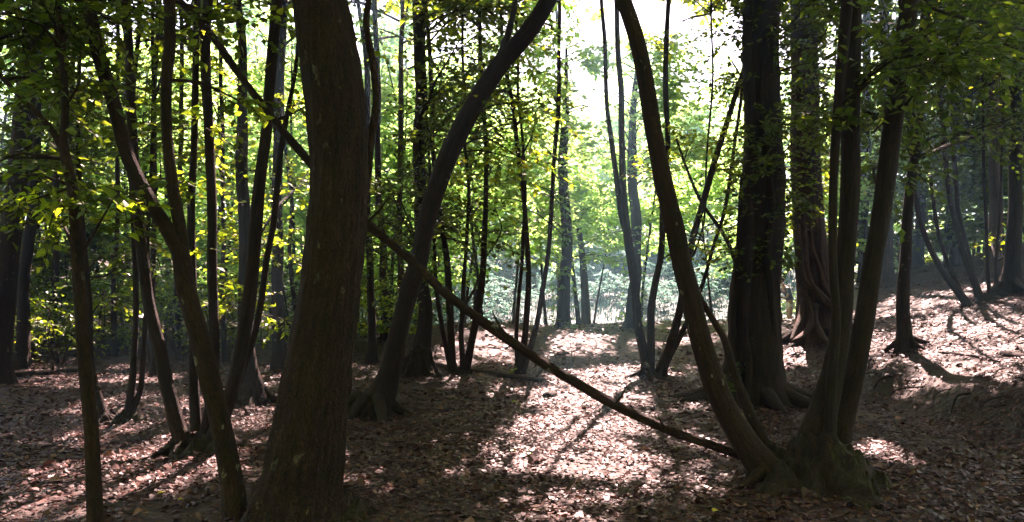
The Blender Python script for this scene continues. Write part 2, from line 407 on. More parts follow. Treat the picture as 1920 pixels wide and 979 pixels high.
# ------------------------------------------------------------------ leaves
def leaf_frames(starts, dirs, lens, L, size, r, flat=0.45):
    T = len(starts); t = (np.arange(L)+.6)/L
    pos = starts[:, None]+dirs[:, None]*(lens[:, None]*t)[..., None]
    pos = pos+np.array([0, 0, -1.0])*(0.22*lens[:, None]*t**2)[..., None]
    side = np.where((np.arange(L) % 2) == 0, 1.0, -1.0)
    pp = np.cross(dirs, UP); pp = nrm(pp+1e-6)
    ax = dirs[:, None]*.55+pp[:, None]*side[None, :, None]*.85+r.normal(0, .3, (T, L, 3))+np.array([0, 0, -.22])
    pos = pos.reshape(-1, 3); ax = nrm(ax.reshape(-1, 3))
    nn = nrm(UP+r.normal(0, flat, (T*L, 3)))
    b = nrm(np.cross(nn, ax)); nn = np.cross(ax, b)
    s_ = size*r.uniform(.6, 1.25, T*L)
    return pos, ax, b, nn, s_

def leaf_verts(pos, a, b, n, s_):
    s_ = s_[:, None]
    return np.stack([pos, pos+a*s_*.42+b*s_*.34+n*s_*.07, pos+a*s_-n*s_*.08, pos+a*s_*.42-b*s_*.34+n*s_*.07], 1)

def twig_prisms(starts, dirs, lens, r0=0.004):
    """thin three-sided twigs drooping like their leaves"""
    T = len(starts)
    pp = nrm(np.cross(dirs, UP)+1e-6); qq = np.cross(dirs, pp)
    ends = starts+dirs*lens[:, None]+np.array([0, 0, -.22])*lens[:, None]
    mid = starts+dirs*lens[:, None]*.5+np.array([0, 0, -.055])*lens[:, None]
    V = []
    for c, rr in ((starts, r0), (mid, r0*.75), (ends, r0*.4)):
        for k in range(3):
            V.append(c+rr*(math.cos(2.094*k)*pp+math.sin(2.094*k)*qq))
    V = np.stack(V, 1).reshape(-1, 3)
    b = (np.arange(T)*9)[:, None]
    q = []
    for ring in (0, 3):
        for k in range(3):
            q.append(np.stack([b[:, 0]+ring+k, b[:, 0]+ring+(k+1) % 3, b[:, 0]+ring+3+(k+1) % 3, b[:, 0]+ring+3+k], -1))
    return V, np.concatenate(q)

def foliage_obj(name, parent, origin, groups, leafm, tubes=(), kind='stuff', cull=True, loc=(0, 0, 0), yellow=0.04):
    """groups: list of (starts, dirs, lens, leaves per twig, leaf size, show twigs)"""
    LV, TV, TQ = [], [], []; off = 0
    for starts, dirs, lens, L, size, tw in groups:
        if not len(starts): continue
        fr = leaf_frames(starts, dirs, lens, L, size, rng)
        if cull:
            k = shade_keep(fr[0]); fr = [f[k] for f in fr]
        LV.append(leaf_verts(*fr))
        if tw:
            if cull:
                kt = shade_keep(starts); starts, dirs, lens = starts[kt], dirs[kt], lens[kt]
            v, q = twig_prisms(starts, dirs, lens); TV.append(v); TQ.append(q+off); off += len(v)
    if not LV: return None
    lv = np.concatenate(LV); M = len(lv)
    if M == 0: return None
    tint = np.repeat(np.where(rng.random(M) < yellow, 1.0, np.clip(rng.normal(.38, .28, M), 0, .8)), 4)
    V = [lv.reshape(-1, 3)]; b = np.arange(M)[:, None]*4
    tri = np.concatenate([b+np.array([[0, 1, 2]]), b+np.array([[0, 2, 3]])])
    faces = [tri]; mi = [0]; n0 = M*4
    bark = [np.zeros((n0, 3))]
    if TV:
        tv = np.concatenate(TV); V.append(tv); faces.append(np.concatenate(TQ)+n0); mi.append(1); n0 += len(tv); bark.append(tv*1.0)
    for (tvv, tq, tt, bk) in tubes:
        V.append(tvv); faces += [tq+n0, tt+n0]; mi += [1, 1]; n0 += len(tvv); bark.append(bk)
    V = np.concatenate(V)-np.asarray(origin)
    tint = np.concatenate([tint, np.zeros(len(V)-len(tint))])
    me = mesh_data(name, V, faces, [leafm, BARK], mi, {'tint': tint, 'bark': np.concatenate(bark)}, smooth=False)
    o = link(name, me, parent, loc)
    if kind: o['kind'] = kind
    return o

def clump_twigs(c, R, nt, flat=.5, tl=(.35, .8), out=None):
    """twigs radiating through a flattened clump"""
    d = nrm(rng.normal(0, 1, (nt, 3))*np.array([1, 1, .45]))
    rr = R*rng.random(nt)**.6
    st = c+d*rr[:, None]*np.array([1, 1, flat])*.8
    dr = nrm(d+rng.normal(0, .35, (nt, 3))+(out*.5 if out is not None else 0))
    return st, dr, rng.uniform(tl[0], tl[1], nt)

# one modelled leaf, shared by the single leaves
def leaf_mesh(name, m, tint, curl, wide=.36):
    y = [0, .16, .42, .7, 1.0]; w = [0, .22*wide/.36, wide, .22*wide/.36, 0]
    z = [0, -.01+curl*.05, curl*.1, curl*.02, -curl*.22]
    V = []
    for i in range(5): V.append((y[i], 0, z[i]))
    for sg in (1, -1):
        for i in (1, 2, 3): V.append((y[i]-.02, sg*w[i], z[i]+.10*w[i]/wide*(1+curl)))
    f3 = [(0, 5, 1), (3, 7, 4), (0, 1, 8), (3, 4, 10)]; f4 = [(1, 5, 6, 2), (2, 6, 7, 3), (1, 2, 9, 8), (2, 3, 10, 9)]
    # a short stalk
    k = len(V); V += [(-.25, -.012, .02), (-.25, .012, .02), (0.02, .012, 0), (0.02, -.012, 0)]; f4.append((k, k+1, k+2, k+3))
    return mesh_data(name, np.array(V), [np.array(f3), np.array(f4)], [m], attrs={'tint': np.full(len(V), tint)}, smooth=False)
GREEN_LEAVES = [leaf_mesh('leaf', LEAF, t, c) for t, c in ((.2, .3), (.45, .6), (.6, 0.1), (.85, .5))]
GLOSSY_LEAVES = [leaf_mesh('leaf', LEAF_DARK_SHADED, t, c, .3) for t, c in ((.3, .2), (.5, .4))]
BROWN_LEAVES = [leaf_mesh('leaf', LITTER, t, c, w) for t, c, w in ((.25, 1.2, .38), (.5, .5, .34), (.65, 1.6, .3), (.9, .9, .36), (.8, .3, .4))]

def leaf_matrix(p, a, b, n, s_):
    m = Matrix(((a[0]*s_, b[0]*s_, n[0]*s_, p[0]), (a[1]*s_, b[1]*s_, n[1]*s_, p[1]), (a[2]*s_, b[2]*s_, n[2]*s_, p[2]), (0, 0, 0, 1)))
    return m

def single_leaves(parent, origin, st, dr, ln, L, size, meshes, limit):
    fr = leaf_frames(st, dr, ln, L, size, rng, .5)
    k = shade_keep(fr[0]); fr = [f[k] for f in fr]
    n = min(limit, len(fr[0]))
    for i in rng.permutation(len(fr[0]))[:n]:
        o = link('leaf', meshes[rng.integers(len(meshes))], parent)
        o.matrix_local = leaf_matrix(fr[0][i]-origin, fr[1][i], fr[2][i], fr[3][i], fr[4][i])
    return n

# ------------------------------------------------------------------ the ground
def axis(lo, f0, f1, hi, fine):
    mid = list(np.arange(f0, f1, fine)); a = []; x, s_ = f0, fine
    while x > lo: s_ = min(s_*1.13, 9); x -= s_; a.append(x)
    b = []; x, s_ = mid[-1], fine
    while x < hi: s_ = min(s_*1.10, 9); x += s_; b.append(x)
    return np.array(a[::-1]+mid+b)
gx = axis(-260, -8, 9.5, 260, .11); gy = axis(-60, 4.2, 22, 330, .11)
X, Y = np.meshgrid(gx, gy)
Z = H(X, Y)
idx = np.arange(X.size).reshape(X.shape)
q = np.stack([idx[:-1, :-1], idx[:-1, 1:], idx[1:, 1:], idx[1:, :-1]], -1).reshape(-1, 4)
def grass_mask(x, y):
    return sm(24.5, 28.5, y+1.2*vn(x*.5, y*.5, 0, 61))*sm(-11, -5, x+1.5*vn(x*.3, y*.3, 0, 62))
me = mesh_data('forest_floor', np.stack([X, Y, Z], -1).reshape(-1, 3), [q], [GROUND], attrs={'grass': grass_mask(X, Y).ravel()})
floor = tag(link('forest_floor', me), 'uneven woodland floor of brown leaf litter with a low bank', None, kind='structure')

def in_view(x, y, margin=1.0):
    return (y > 3.6) & (np.abs(x) < y*.66+margin)

def litter_points(n, y0, y1):
    y = np.sqrt(rng.uniform(y0**2, y1**2, n)); x = rng.uniform(-1, 1, n)*(y*.67+.6)
    sx = (H(x+.05, y)-H(x-.05, y))/.1; sy = (H(x, y+.05)-H(x, y-.05))/.1
    ok = (np.hypot(sx, sy) < 1.3) & (grass_mask(x, y) < .4) & (vn(x*1.7, y*1.7, 0, 91)+.5*vn(x*5, y*5, 0, 92) > rng.uniform(-1.5, -.2, n))
    return x[ok], y[ok], sx[ok], sy[ok]

def litter_frames(n, y0, y1, size, tilt):
    x, y, sx, sy = litter_points(n, y0, y1); m = len(x)
    up = nrm(np.stack([-sx, -sy, np.ones(m)], 1)+rng.normal(0, tilt, (m, 3)))
    an = rng.uniform(0, 2*np.pi, m); a = np.stack([np.cos(an), np.sin(an), 0*an], 1)
    b = nrm(np.cross(up, a)); a = np.cross(b, up)
    s_ = size*np.clip(np.exp(rng.normal(0, .38, m)), .4, 2.2)
    z = H(x, y)+rng.uniform(.004, .028, m)
    return np.stack([x, y, z], 1)-a*s_[:, None]*.5, a, b, up, s_
LV = []
for n, y0, y1, size, tilt in ((66000, 3.8, 9, .036, .28), (48000, 9, 15, .048, .28), (28000, 15, 29, .085, .26)):
    p, a, b, u, s_ = litter_frames(n, y0, y1, size, tilt); s_ = s_[:, None]
    c = rng.uniform(-.1, .25, (len(p), 1))*s_
    LV.append(np.stack([p, p+a*s_*.3+b*s_*.3+u*c, p+a*s_*.7+b*s_*.26+u*c*.8, p+a*s_+u*c*.6, p+a*s_*.7-b*s_*.26+u*c*.8, p+a*s_*.3-b*s_*.3+u*c], 1))
lv = np.concatenate(LV); M = len(lv); bidx = np.arange(M)[:, None]*6
fc = np.concatenate([bidx+np.array([[0, 1, 5]]), bidx+np.array([[2, 3, 4]])]); fq = bidx+np.array([[1, 2, 4, 5]])
tint = np.repeat(np.clip(rng.beta(1.3, 2.6, M), 0, 1), 6)
me = mesh_data('leaf_litter', lv.reshape(-1, 3), [fc, fq], [LITTER], attrs={'tint': tint}, smooth=False)
tag(link('leaf_litter', me, floor), 'carpet of dry reddish brown fallen leaves', kind='stuff')
p, a, b, u, s_ = litter_frames(420, 4.4, 7.5, .07, .3)
for i in range(min(290, len(p))):
    o = link('leaf', BROWN_LEAVES[rng.integers(5)], floor)
    o.matrix_local = leaf_matrix(p[i]+np.array([0, 0, .012]), a[i], b[i], u[i], s_[i])
YL = leaf_mesh('leaf', YELLOW_LEAF, .5, .4, .4)
for px, py, s_ in ((295, 934, .07), (333, 946, .05), (1337, 968, .07), (958, 852, .05), (970, 757, .06), (990, 858, .05), (520, 902, .05), (966, 847, .04)):
    g = ghit(px, py); o = link('leaf', YL, floor)
    o.matrix_local = leaf_matrix(g+np.array([0, 0, .03]), (.8, .6, 0), (-.6, .8, 0), (0, 0, 1), s_)
    o['label'] = 'bright yellow fallen leaf'

# ------------------------------------------------------------------ trees
def up_from(pts, rad, top, bend=.35):
    """carry a stem on above the part that the photograph shows"""
    pts = list(pts); rad = list(rad)
    d = nrm(pts[-1]-pts[-2]); z0 = pts[-1][2]; r0 = rad[-1]
    if d[2] < 0.2: d = nrm(d+UP*.5)
    while pts[-1][2] < top:
        d = nrm(d*(1-bend*.3)+UP*bend*.3+rng.normal(0, .05, 3))
        pts.append(pts[-1]+d*1.3)
        k = (pts[-1][2]-z0)/max(top-z0, .1)
        rad.append(max(.015, r0*(1-.85*min(1, k))))
    return pts, rad

def crown_groups(stem_pts, z0, R, nb, nt, L, size, twigs=False, rise=(.15, .6), tubes=None, rtw=.5):
    """branches off the upper stem, each with leafy twigs along its outer part"""
    pts = np.array(stem_pts)
    st, dr, ln = [], [], []
    zs = pts[:, 2]; ztop = zs.max()
    for i in range(nb):
        z = z0+(ztop-z0)*rng.random()**.9
        p = np.array([np.interp(z, zs, pts[:, k]) for k in range(3)]) if (np.diff(zs) > 0).all() else pts[np.argmin(abs(zs-z))]
        k = (z-z0)/max(ztop-z0, .1)
        az = rng.uniform(0, 2*np.pi); d = nrm(np.array([math.cos(az), math.sin(az), rng.uniform(*rise)]))
        Lb = R*(1-.55*k)*rng.uniform(.55, 1.0)
        e = p+d*Lb
        if tubes is not None:
            mid = p+d*Lb*.5+np.array([0, 0, .08*Lb])
            tubes.append(tube([p, mid, e], [.012+.008*Lb, .008+.005*Lb, .004], sides=4, step=.6, rough=0))
        t = rng.uniform(.3, 1.05, nt)
        s0 = p+d*(t*Lb)[:, None]+rng.normal(0, 1, (nt, 3))*np.array([.22, .22, .10])*R*rtw
        az2 = az+rng.normal(0, 1.0, nt)
        st.append(s0); dr.append(nrm(np.stack([np.cos(az2), np.sin(az2), rng.normal(.05, .25, nt)], 1))); ln.append(rng.uniform(.4, .95, nt))
    return np.concatenate(st), np.concatenate(dr), np.concatenate(ln), L, size, twigs

ALL_TREES = []
def tree(name, label, base, stems, d, H_top=13, m=BARK, leafm=LEAF, group=None, flare=.5, roots=0, root_len=.9, stool=None,
         sprays=(), crown=None, lean=0.0, sides=12, fine=0.0, singles=0, leaf=.085, extra=None, step=.12, cat='tree', rm=None, stem_name=None, wob=.032, fl_h=.3):
    """stems: lists of (px, py, width px[, depth offset]) from the base upwards, read off the photograph, standing at depth d"""
    g = ghit(base[0], base[1]) if base[1] < 1040 else None
    if d is None: d = g[1]
    o3 = P(base[0], base[1], d); o3 = np.array([o3[0], d, float(H(o3[0], d))])
    root = empty(name, o3); tag(root, label, cat, group)
    paths = []
    nm = stem_name or ('trunk' if len(stems) == 1 else 'stem')
    for si, stm in enumerate(stems):
        pts, rad = [], []
        for j, s_ in enumerate(stm):
            dd = d+(s_[3] if len(s_) > 3 else 0)
            pt = P(s_[0], s_[1], dd+lean*max(0, P(s_[0], s_[1], dd)[2]))
            pts.append(pt); rad.append(s_[2]/2/F*pt[1])
        gz = float(H(pts[0][0], pts[0][1]))
        if pts[0][2] < gz+.6 or si == 0:
            low = pts[0].copy(); low[2] = gz-.12
            if pts[0][2] > gz-.05:
                pts.insert(0, low); rad.insert(0, rad[0]*1.05)
            else: pts[0] = low
        top = H_top*(1 if si == 0 else rng.uniform(.75, 1))
        vis = len(pts)
        if stm[-1][1] <= 60: pts, rad = up_from(pts, rad, top)
        tube_obj(nm, root, o3, pts, rad, m, sides=sides if rad[0] > .03 else 8, step=step, rough=.07, wob=min(wob, .9*rad[0]), flare=flare if pts[0][2] < gz+.1 else 0, fl_h=fl_h,
                 lobes=5, fine=fine, seed=len(ALL_TREES)*5+si)
        paths.append((np.array(pts), np.array(rad)))
    for k in range(roots):
        az = 2*np.pi*(k+rng.uniform(-.3, .3))/roots; r0 = paths[0][1][0]
        rl = root_len*rng.uniform(.6, 1.2); pts = []; rr = []
        c = paths[0][0][0]
        for t in np.linspace(0, 1, 6):
            a2 = az+.5*t*math.sin(k*2.3); q = c[:2]+np.array([math.cos(a2), math.sin(a2)])*(r0*.6+rl*t)
            pts.append(np.array([q[0], q[1], float(H(q[0], q[1]))+.20*(1-t)**2.2*min(1, r0*6)+.015-.07*t])); rr.append(min(r0*.38, .05+r0*.14)*(1-.75*t))
        tube_obj('root', root, o3, pts, rr, rm or m, sides=8, step=.1, rough=.15, wob=.03, seed=k+len(ALL_TREES))
    if stool:
        mound_obj('root_stool', root, o3, o3+np.array([stool[3] if len(stool) > 3 else 0, 0, 0]), stool[0], stool[1], stool[2], rm or BARK_MOSS, len(ALL_TREES))
    allp = np.concatenate([p for p, r in paths]); allr = np.concatenate([r for p, r in paths])
    groups, tubes = [], []
    left = singles
    for sp in sprays:
        px, py, dd, R, nt = sp[:5]; big = len(sp) > 5 and sp[5]
        c = P(px, py, dd)
        if shade_keep(c+rng.normal(0, R*.5, (40, 3))).mean() < .45: continue      # nothing grows in the canopy gaps
        # the branch that carries the spray
        dist = np.linalg.norm(allp-c, axis=1)+np.maximum(0, allp[:, 2]-c[2])*1.5
        kk = int(np.argmin(dist)); s0 = allp[kk]
        Lb = np.linalg.norm(c-s0)
        if Lb > .15:
            mid = (s0+c)/2+rng.normal(0, .07, 3)*Lb+np.array([0, 0, .10*Lb])
            rb = min(allr[kk]*.55, .006+.007*Lb)
            tube_obj('branch', root, o3, [s0, mid, c, c+(c-mid)*.5], [rb*1.3, rb, rb*.6, rb*.25], m, sides=6, step=.15, rough=.08, wob=.03, seed=kk)
        st, dr, ln = clump_twigs(c, R, nt, tl=(.25*min(1.6, R/.4), .6*min(1.6, R/.4)), out=nrm(c-s0) if Lb > .1 else None)
        if left > 0 and big:
            n1 = max(1, nt//2)
            left -= single_leaves(root, o3, st[:n1], dr[:n1], ln[:n1], 8, leaf, GREEN_LEAVES, left)
            v, qd = twig_prisms(st[:n1], dr[:n1], ln[:n1])
            tubes.append((v, qd, np.zeros((0, 3), int), v.copy()))
            st, dr, ln = st[n1:], dr[n1:], ln[n1:]
        groups.append((st, dr, ln, 10, leaf, True))
    if crown:
        z0, R, nb, nt, size = crown
        for p, r in paths:
            if p[:, 2].max() > z0+1.5:
                groups.append(crown_groups(p[p[:, 2] > z0*.6] if (p[:, 2] > z0*.6).sum() > 1 else p, z0, R, max(2, nb//len(paths)), nt, 12, size, tubes=tubes))
    if groups:
        foliage_obj('foliage', root, o3, groups, leafm, tubes)
    if extra: extra(root, o3, paths)
    ALL_TREES.append(root)
    return root, o3, paths

def fill(px0, px1, py0, py1, d0, d1, k, R, nt, big=False):
    return [(rng.uniform(px0, px1), rng.uniform(py0, py1), rng.uniform(d0, d1), R*rng.uniform(.7, 1.25), nt, big) for _ in range(k)]

# --- A: the big near trunk
def knots(root, o3, paths):
    # lump at the foot on the right
    c = P(655, 950, 5.05)
    mound_obj('root_buttress', root, o3, np.array([c[0]-.08, 5.1, 0]), .22, .25, .16, BARK_MOSS, 3)
tree('big_tree', 'thick rough brown trunk nearest the camera, curving slightly, left of centre', (560, 1000),
     [[(545, 1003, 176), (556, 950, 158), (570, 880, 144), (590, 734, 129), (604, 640, 118), (620, 520, 112), (631, 390, 108), (633, 300, 106),
       (627, 180, 108), (614, 80, 106), (600, 0, 100), (590, -80, 95)],
      [(672, 470, 10, .1), (680, 400, 14, .1), (690, 330, 14, .12), (695, 270, 14, .12), (705, 190, 14, .14), (701, 130, 14, .14), (687, 50, 12, .12), (691, 0, 10, .1)]],
     5.0, 15, m=BARK_BIG, flare=.30, fl_h=.22, sides=110, step=.022, fine=.05, wob=.0, crown=(5.6, 4.6, 60, 14, .28), extra=knots, stem_name='trunk')

# --- C: the dead pole that leans across the picture
pole = [(1500, 892, 18), (1452, 876, 22), (1400, 857, 24), (1250, 805, 26), (1150, 760, 28), (1050, 700, 28), (960, 640, 28), (870, 575, 27), (780, 500, 26), (685, 420, 25),
        (580, 297, 24), (520, 225, 23), (450, 140, 22), (395, 70, 22), (335, 0, 22), (250, -90, 16), (180, -170, 9)]
pts = [P(x, y, 6.35+.0002*(1452-x)) for x, y, w in pole]; rad = [w*.64/2/F*6.4 for x, y, w in pole]
pr = empty('leaning_pole', pts[0]); tag(pr, 'long dead pole slanting across the view from upper left down to the ground', 'fallen trunk')
tube_obj('trunk', pr, pts[0], pts, rad, BARK, sides=16, step=.05, rough=.14, wob=.03, fine=.09, seed=77)
for t, dx, dz in ((9, .25, .22), (6, -.2, .25), (11, .3, .1), (4, .12, .16), (3, -.1, .12), (7, .18, .3), (12, -.2, .2), (5, .2, -.12)):
    tube_obj('branch_stub', pr, pts[0], [pts[t], pts[t]+np.array([dx*.5, -.05, dz*.5]), pts[t]+np.array([dx*.8, -.05, dz])], [.014, .010, .004], DEADWOOD, sides=6, step=.06)

# --- D: slim near tree at far left
tree('slim_tree', 'slim dark tree nearest the left edge, forked into two, with big sunlit leaves', (180, 1010),
     [[(181, 1012, 30), (179, 979, 28), (170, 789, 26), (155, 639, 24), (146, 489, 22), (137, 350, 20), (121, 280, 18), (122, 200, 14), (115, 100, 13), (108, 0, 12)],
      [(126, 300, 14), (112, 270, 13), (90, 235, 12), (48, 190, 10), (10, 150, 9), (-40, 90, 8), (-70, 20, 7)]],
     4.75, 8, flare=.15, leafm=LEAF_DARK_SHADED, crown=(4.0, 2.0, 24, 16, .12), singles=170, leaf=.072, wob=.01,
     sprays=[(70, 372, 4.8, .28, 12, True), (150, 355, 4.6, .26, 10, True), (205, 385, 4.7, .22, 9, True), (110, 405, 4.9, .25, 9, True), (30, 340, 4.9, .25, 9, True)]
     + fill(-10, 150, -10, 230, 4.4, 5.4, 11, .34, 15, True)+fill(190, 300, -10, 60, 4.6, 5.4, 2, .3, 12, True) + fill(-20, 160, 270, 330, 4.6, 5.2, 3, .25, 9, True))
# --- E: leaning forked tree left
tree('forked_tree', 'leaning forked trunk between the slim left tree and the thick trunk', (442, 1000),
     [[(442, 1000, 44), (440, 979, 42), (435, 914, 40), (415, 814, 39), (395, 729, 39), (370, 619, 37), (347, 539, 35), (338, 470, 32), (295, 395, 26), (246, 300, 25),
       (215, 185, 26), (185, 90, 26), (165, 0, 24)],
      [(350, 540, 26), (342, 470, 24), (334, 415, 23), (322, 350, 22), (312, 250, 20), (313, 150, 20), (320, 90, 22), (320, 0, 20)]],
     5.1, 10, flare=.25, leafm=LEAF_DARK_SHADED, crown=(4.3, 2.8, 40, 14, .17), singles=110, leaf=.075, wob=.012, stem_name='trunk', sides=18,
     sprays=fill(220, 330, 20, 200, 5.3, 6.0, 4, .26, 9, True)+[(235, 420, 5.2, .16, 5, True), (440, 40, 5.6, .3, 12, True), (450, 190, 5.6, .22, 8, True)])
# --- G: coppice behind it
tree('coppice_tree', 'many-stemmed coppice tree on a mossy stool behind the leaning forked trunk', (372, 838),
     [[(345, 838, 32), (335, 809, 28), (311, 729, 25), (296, 654, 24), (273, 564, 22), (266, 500, 22), (260, 440, 20), (253, 345, 18), (245, 230, 18), (240, 100, 16), (235, 0, 14)],
      [(402, 830, 32), (420, 784, 28), (436, 729, 26), (455, 654, 26), (472, 564, 26), (480, 489, 24), (484, 425, 24), (493, 325, 22), (505, 235, 20), (511, 125, 20), (520, 0, 20)],
      [(412, 815, 16, .15), (432, 760, 14, .2), (470, 654, 11, .2), (490, 554, 12, .2), (496, 489, 12, .2), (506, 425, 12, .2), (521, 310, 11, .2), (536, 225, 10, .2), (546, 150, 8, .2), (556, 40, 7, .2)],
      [(386, 832, 24, .3), (398, 740, 20, .3), (402, 654, 19, .3), (396, 489, 18, .3), (392, 300, 18, .3), (388, 150, 19, .3), (390, 0, 18, .3)],
      [(368, 832, 22, .35), (366, 740, 19, .35), (366, 654, 18, .35), (363, 489, 15, .35), (367, 250, 13, .35), (370, 75, 12, .35), (372, 0, 12, .35)]],
     7.15, 13, m=BARK_MOSS, flare=.3, roots=5, root_len=.55, stool=(.42, .34, .16), crown=(5.2, 2.4, 40, 14, .14), singles=120, leaf=.085,
     sprays=[(430, 330, 7.3, .35, 16, True), (470, 300, 7.6, .35, 16, True), (520, 400, 7.6, .32, 14, True), (440, 400, 7.5, .3, 12, True), (410, 470, 7.4, .25, 9, True), (300, 545, 7.2, .12, 3, True),
             (440, 570, 7.8, .25, 9, True), (360, 350, 7.6, .3, 12), (380, 240, 7.4, .4, 16), (550, 190, 7.6, .3, 12), (545, 330, 7.9, .3, 12), (470, 480, 7.7, .2, 7)]
     + fill(200, 570, 10, 200, 6.8, 8.4, 14, .45, 14))
# --- H, I trunks behind
tree('mid_tree', 'straight trunk with a moss-lit flared foot just left of the thick trunk', (472, 748),
     [[(472, 752, 48), (468, 690, 36), (462, 620, 28), (460, 489, 25), (456, 300, 22), (452, 175, 18), (448, 40, 16), (446, 0, 15)]], 10.2, 15, m=BARK_MOSS, flare=.9, roots=5, root_len=.6,
     crown=(6.0, 2.8, 28, 13, .24), leaf=.095, sprays=fill(400, 570, 250, 480, 9.6, 12, 9, .55, 16)+[(440, 570, 10.5, .35, 10), (540, 600, 11, .3, 8)])
tree('mid_tree', 'pale brown trunk seen in the gap beside the thick trunk, left side', (525, 692),
     [[(525, 694, 30), (525, 639, 25), (522, 529, 22), (518, 400, 20), (522, 250, 18), (530, 0, 16)]], None, 15, flare=.5, crown=(6.5, 2.8, 28, 13, .24), leaf=.10,
     sprays=fill(470, 580, 200, 560, 13, 16, 9, .7, 18))
# --- J left coppice
tree('coppice_tree', 'small three-stemmed coppice on a low stool behind the slim left tree', (222, 795),
     [[(200, 797, 22), (197, 789, 20), (184, 740, 16), (172, 689, 14), (166, 600, 11), (160, 520, 10), (150, 380, 9), (148, 200, 8), (150, 0, 7)],
      [(236, 790, 18), (242, 769, 16), (255, 689, 12), (253, 589, 11), (250, 489, 10), (246, 350, 9), (250, 200, 9), (262, 0, 8)],
      [(244, 785, 13), (252, 760, 12), (266, 724, 10), (271, 639, 10), (276, 520, 8), (282, 380, 8), (286, 200, 7), (290, 0, 6)]],
     None, 10, m=BARK_MOSS, leafm=LEAF_DARK_SHADED, flare=.3, stool=(.34, .26, .17), crown=(4.5, 2.2, 24, 16, .13), leaf=.09, roots=3, root_len=.4,
     sprays=fill(60, 330, 30, 300, 8, 10.5, 12, .55, 16)+fill(60, 330, 430, 560, 8.4, 10, 4, .3, 8))
# --- L the big leaning tree in the middle
tree('leaning_tree', 'dark trunk leaning strongly to the right, behind the slanting pole', (706, 762),
     [[(700, 768, 66), (715, 745, 52), (735, 689, 40), (752, 604, 33), (772, 529, 34), (787, 489, 34), (800, 425, 34), (815, 360, 36), (840, 290, 37), (870, 230, 37), (905, 170, 36),
       (940, 120, 35), (985, 65, 34), (1027, 0, 31), (1050, -60, 28)],
      [(905, 170, 16, .2), (925, 130, 14, .3), (950, 70, 12, .4), (962, 20, 10, .5), (968, -20, 9, .5)]],
     9.6, 13, m=BARK_MOSS, flare=.6, roots=6, root_len=.8, crown=(6.2, 3.0, 34, 12, .24), leaf=.095, fine=.04, sides=20, stem_name='trunk', fl_h=.22,
     sprays=fill(860, 1000, 60, 330, 9.2, 11, 6, .4, 10))
# --- M twisted trunk with a hollow base
def hollow(root, o3, paths):
    c = P(782, 690, 12.6)
    mound_obj('hollow_stump', root, o3, np.array([c[0], 12.75, 0]), .30, .3, .42, BARK_MOSS, 9, rough=.5)
tree('twisted_tree', 'twisted trunk with a hollow bulging foot behind the leaning trunk', (788, 702),
     [[(788, 706, 52), (790, 660, 36), (798, 610, 28), (799, 570, 26), (793, 530, 22), (789, 470, 22), (788, 300, 22), (788, 100, 22), (786, 0, 21)]], 12.9, 16, m=BARK_MOSS, leafm=LEAF_DARK_SHADED, flare=.5, extra=hollow,
     crown=(6.2, 3.2, 38, 14, .24), leaf=.095, fl_h=.2,
     sprays=fill(690, 900, 0, 230, 11.5, 15, 24, .8, 34)+fill(690, 880, 230, 520, 11.5, 16, 16, .65, 26))
# --- N, O thin coppices
tree('coppice_tree', 'four-stemmed coppice at the left end of the fallen log', (862, 702),
     [[(850, 702, 14), (845, 689, 10), (828, 604, 9), (815, 489, 7), (808, 380, 6), (800, 200, 5), (795, 0, 5)],
      [(855, 702, 16), (850, 689, 14), (843, 589, 14), (836, 489, 12), (826, 425, 11), (818, 330, 9), (806, 150, 8), (800, 0, 7)],
      [(867, 702, 11), (867, 689, 10), (869, 584, 9), (872, 480, 7), (876, 350, 6), (870, 150, 5), (868, 0, 5)],
      [(871, 702, 15), (880, 659, 14), (895, 579, 14), (906, 489, 12), (910, 350, 9), (907, 210, 8), (902, 60, 7), (900, 0, 7)]],
     12.9, 11, flare=.2, stool=(.22, .2, .12), crown=(5.4, 2.2, 32, 15, .15), leaf=.10,
     sprays=fill(820, 950, 80, 480, 12.2, 15, 14, .55, 16))
tree('coppice_tree', 'three thin stems rising from the middle of the fallen log', (974, 704),
     [[(968, 706, 11), (969, 689, 8), (970, 614, 8), (982, 489, 7), (984, 380, 6), (975, 200, 5), (965, 0, 5)],
      [(973, 708, 15), (985, 614, 12), (990, 489, 10), (985, 400, 9), (975, 300, 9), (967, 235, 8), (950, 140, 8), (935, 0, 6)],
      [(979, 700, 13), (988, 669, 12), (1010, 589, 10), (1026, 489, 9), (1037, 325, 8), (1047, 200, 8), (1050, 60, 7), (1050, 0, 7)]],
     12.9, 11, flare=.2, crown=(5.6, 2.0, 24, 14, .15), leaf=.10, leafm=LEAF_LIT, sprays=fill(940, 1065, 0, 300, 12.2, 15, 14, .45, 15)+fill(940, 1060, 300, 480, 12.2, 15, 6, .4, 12))
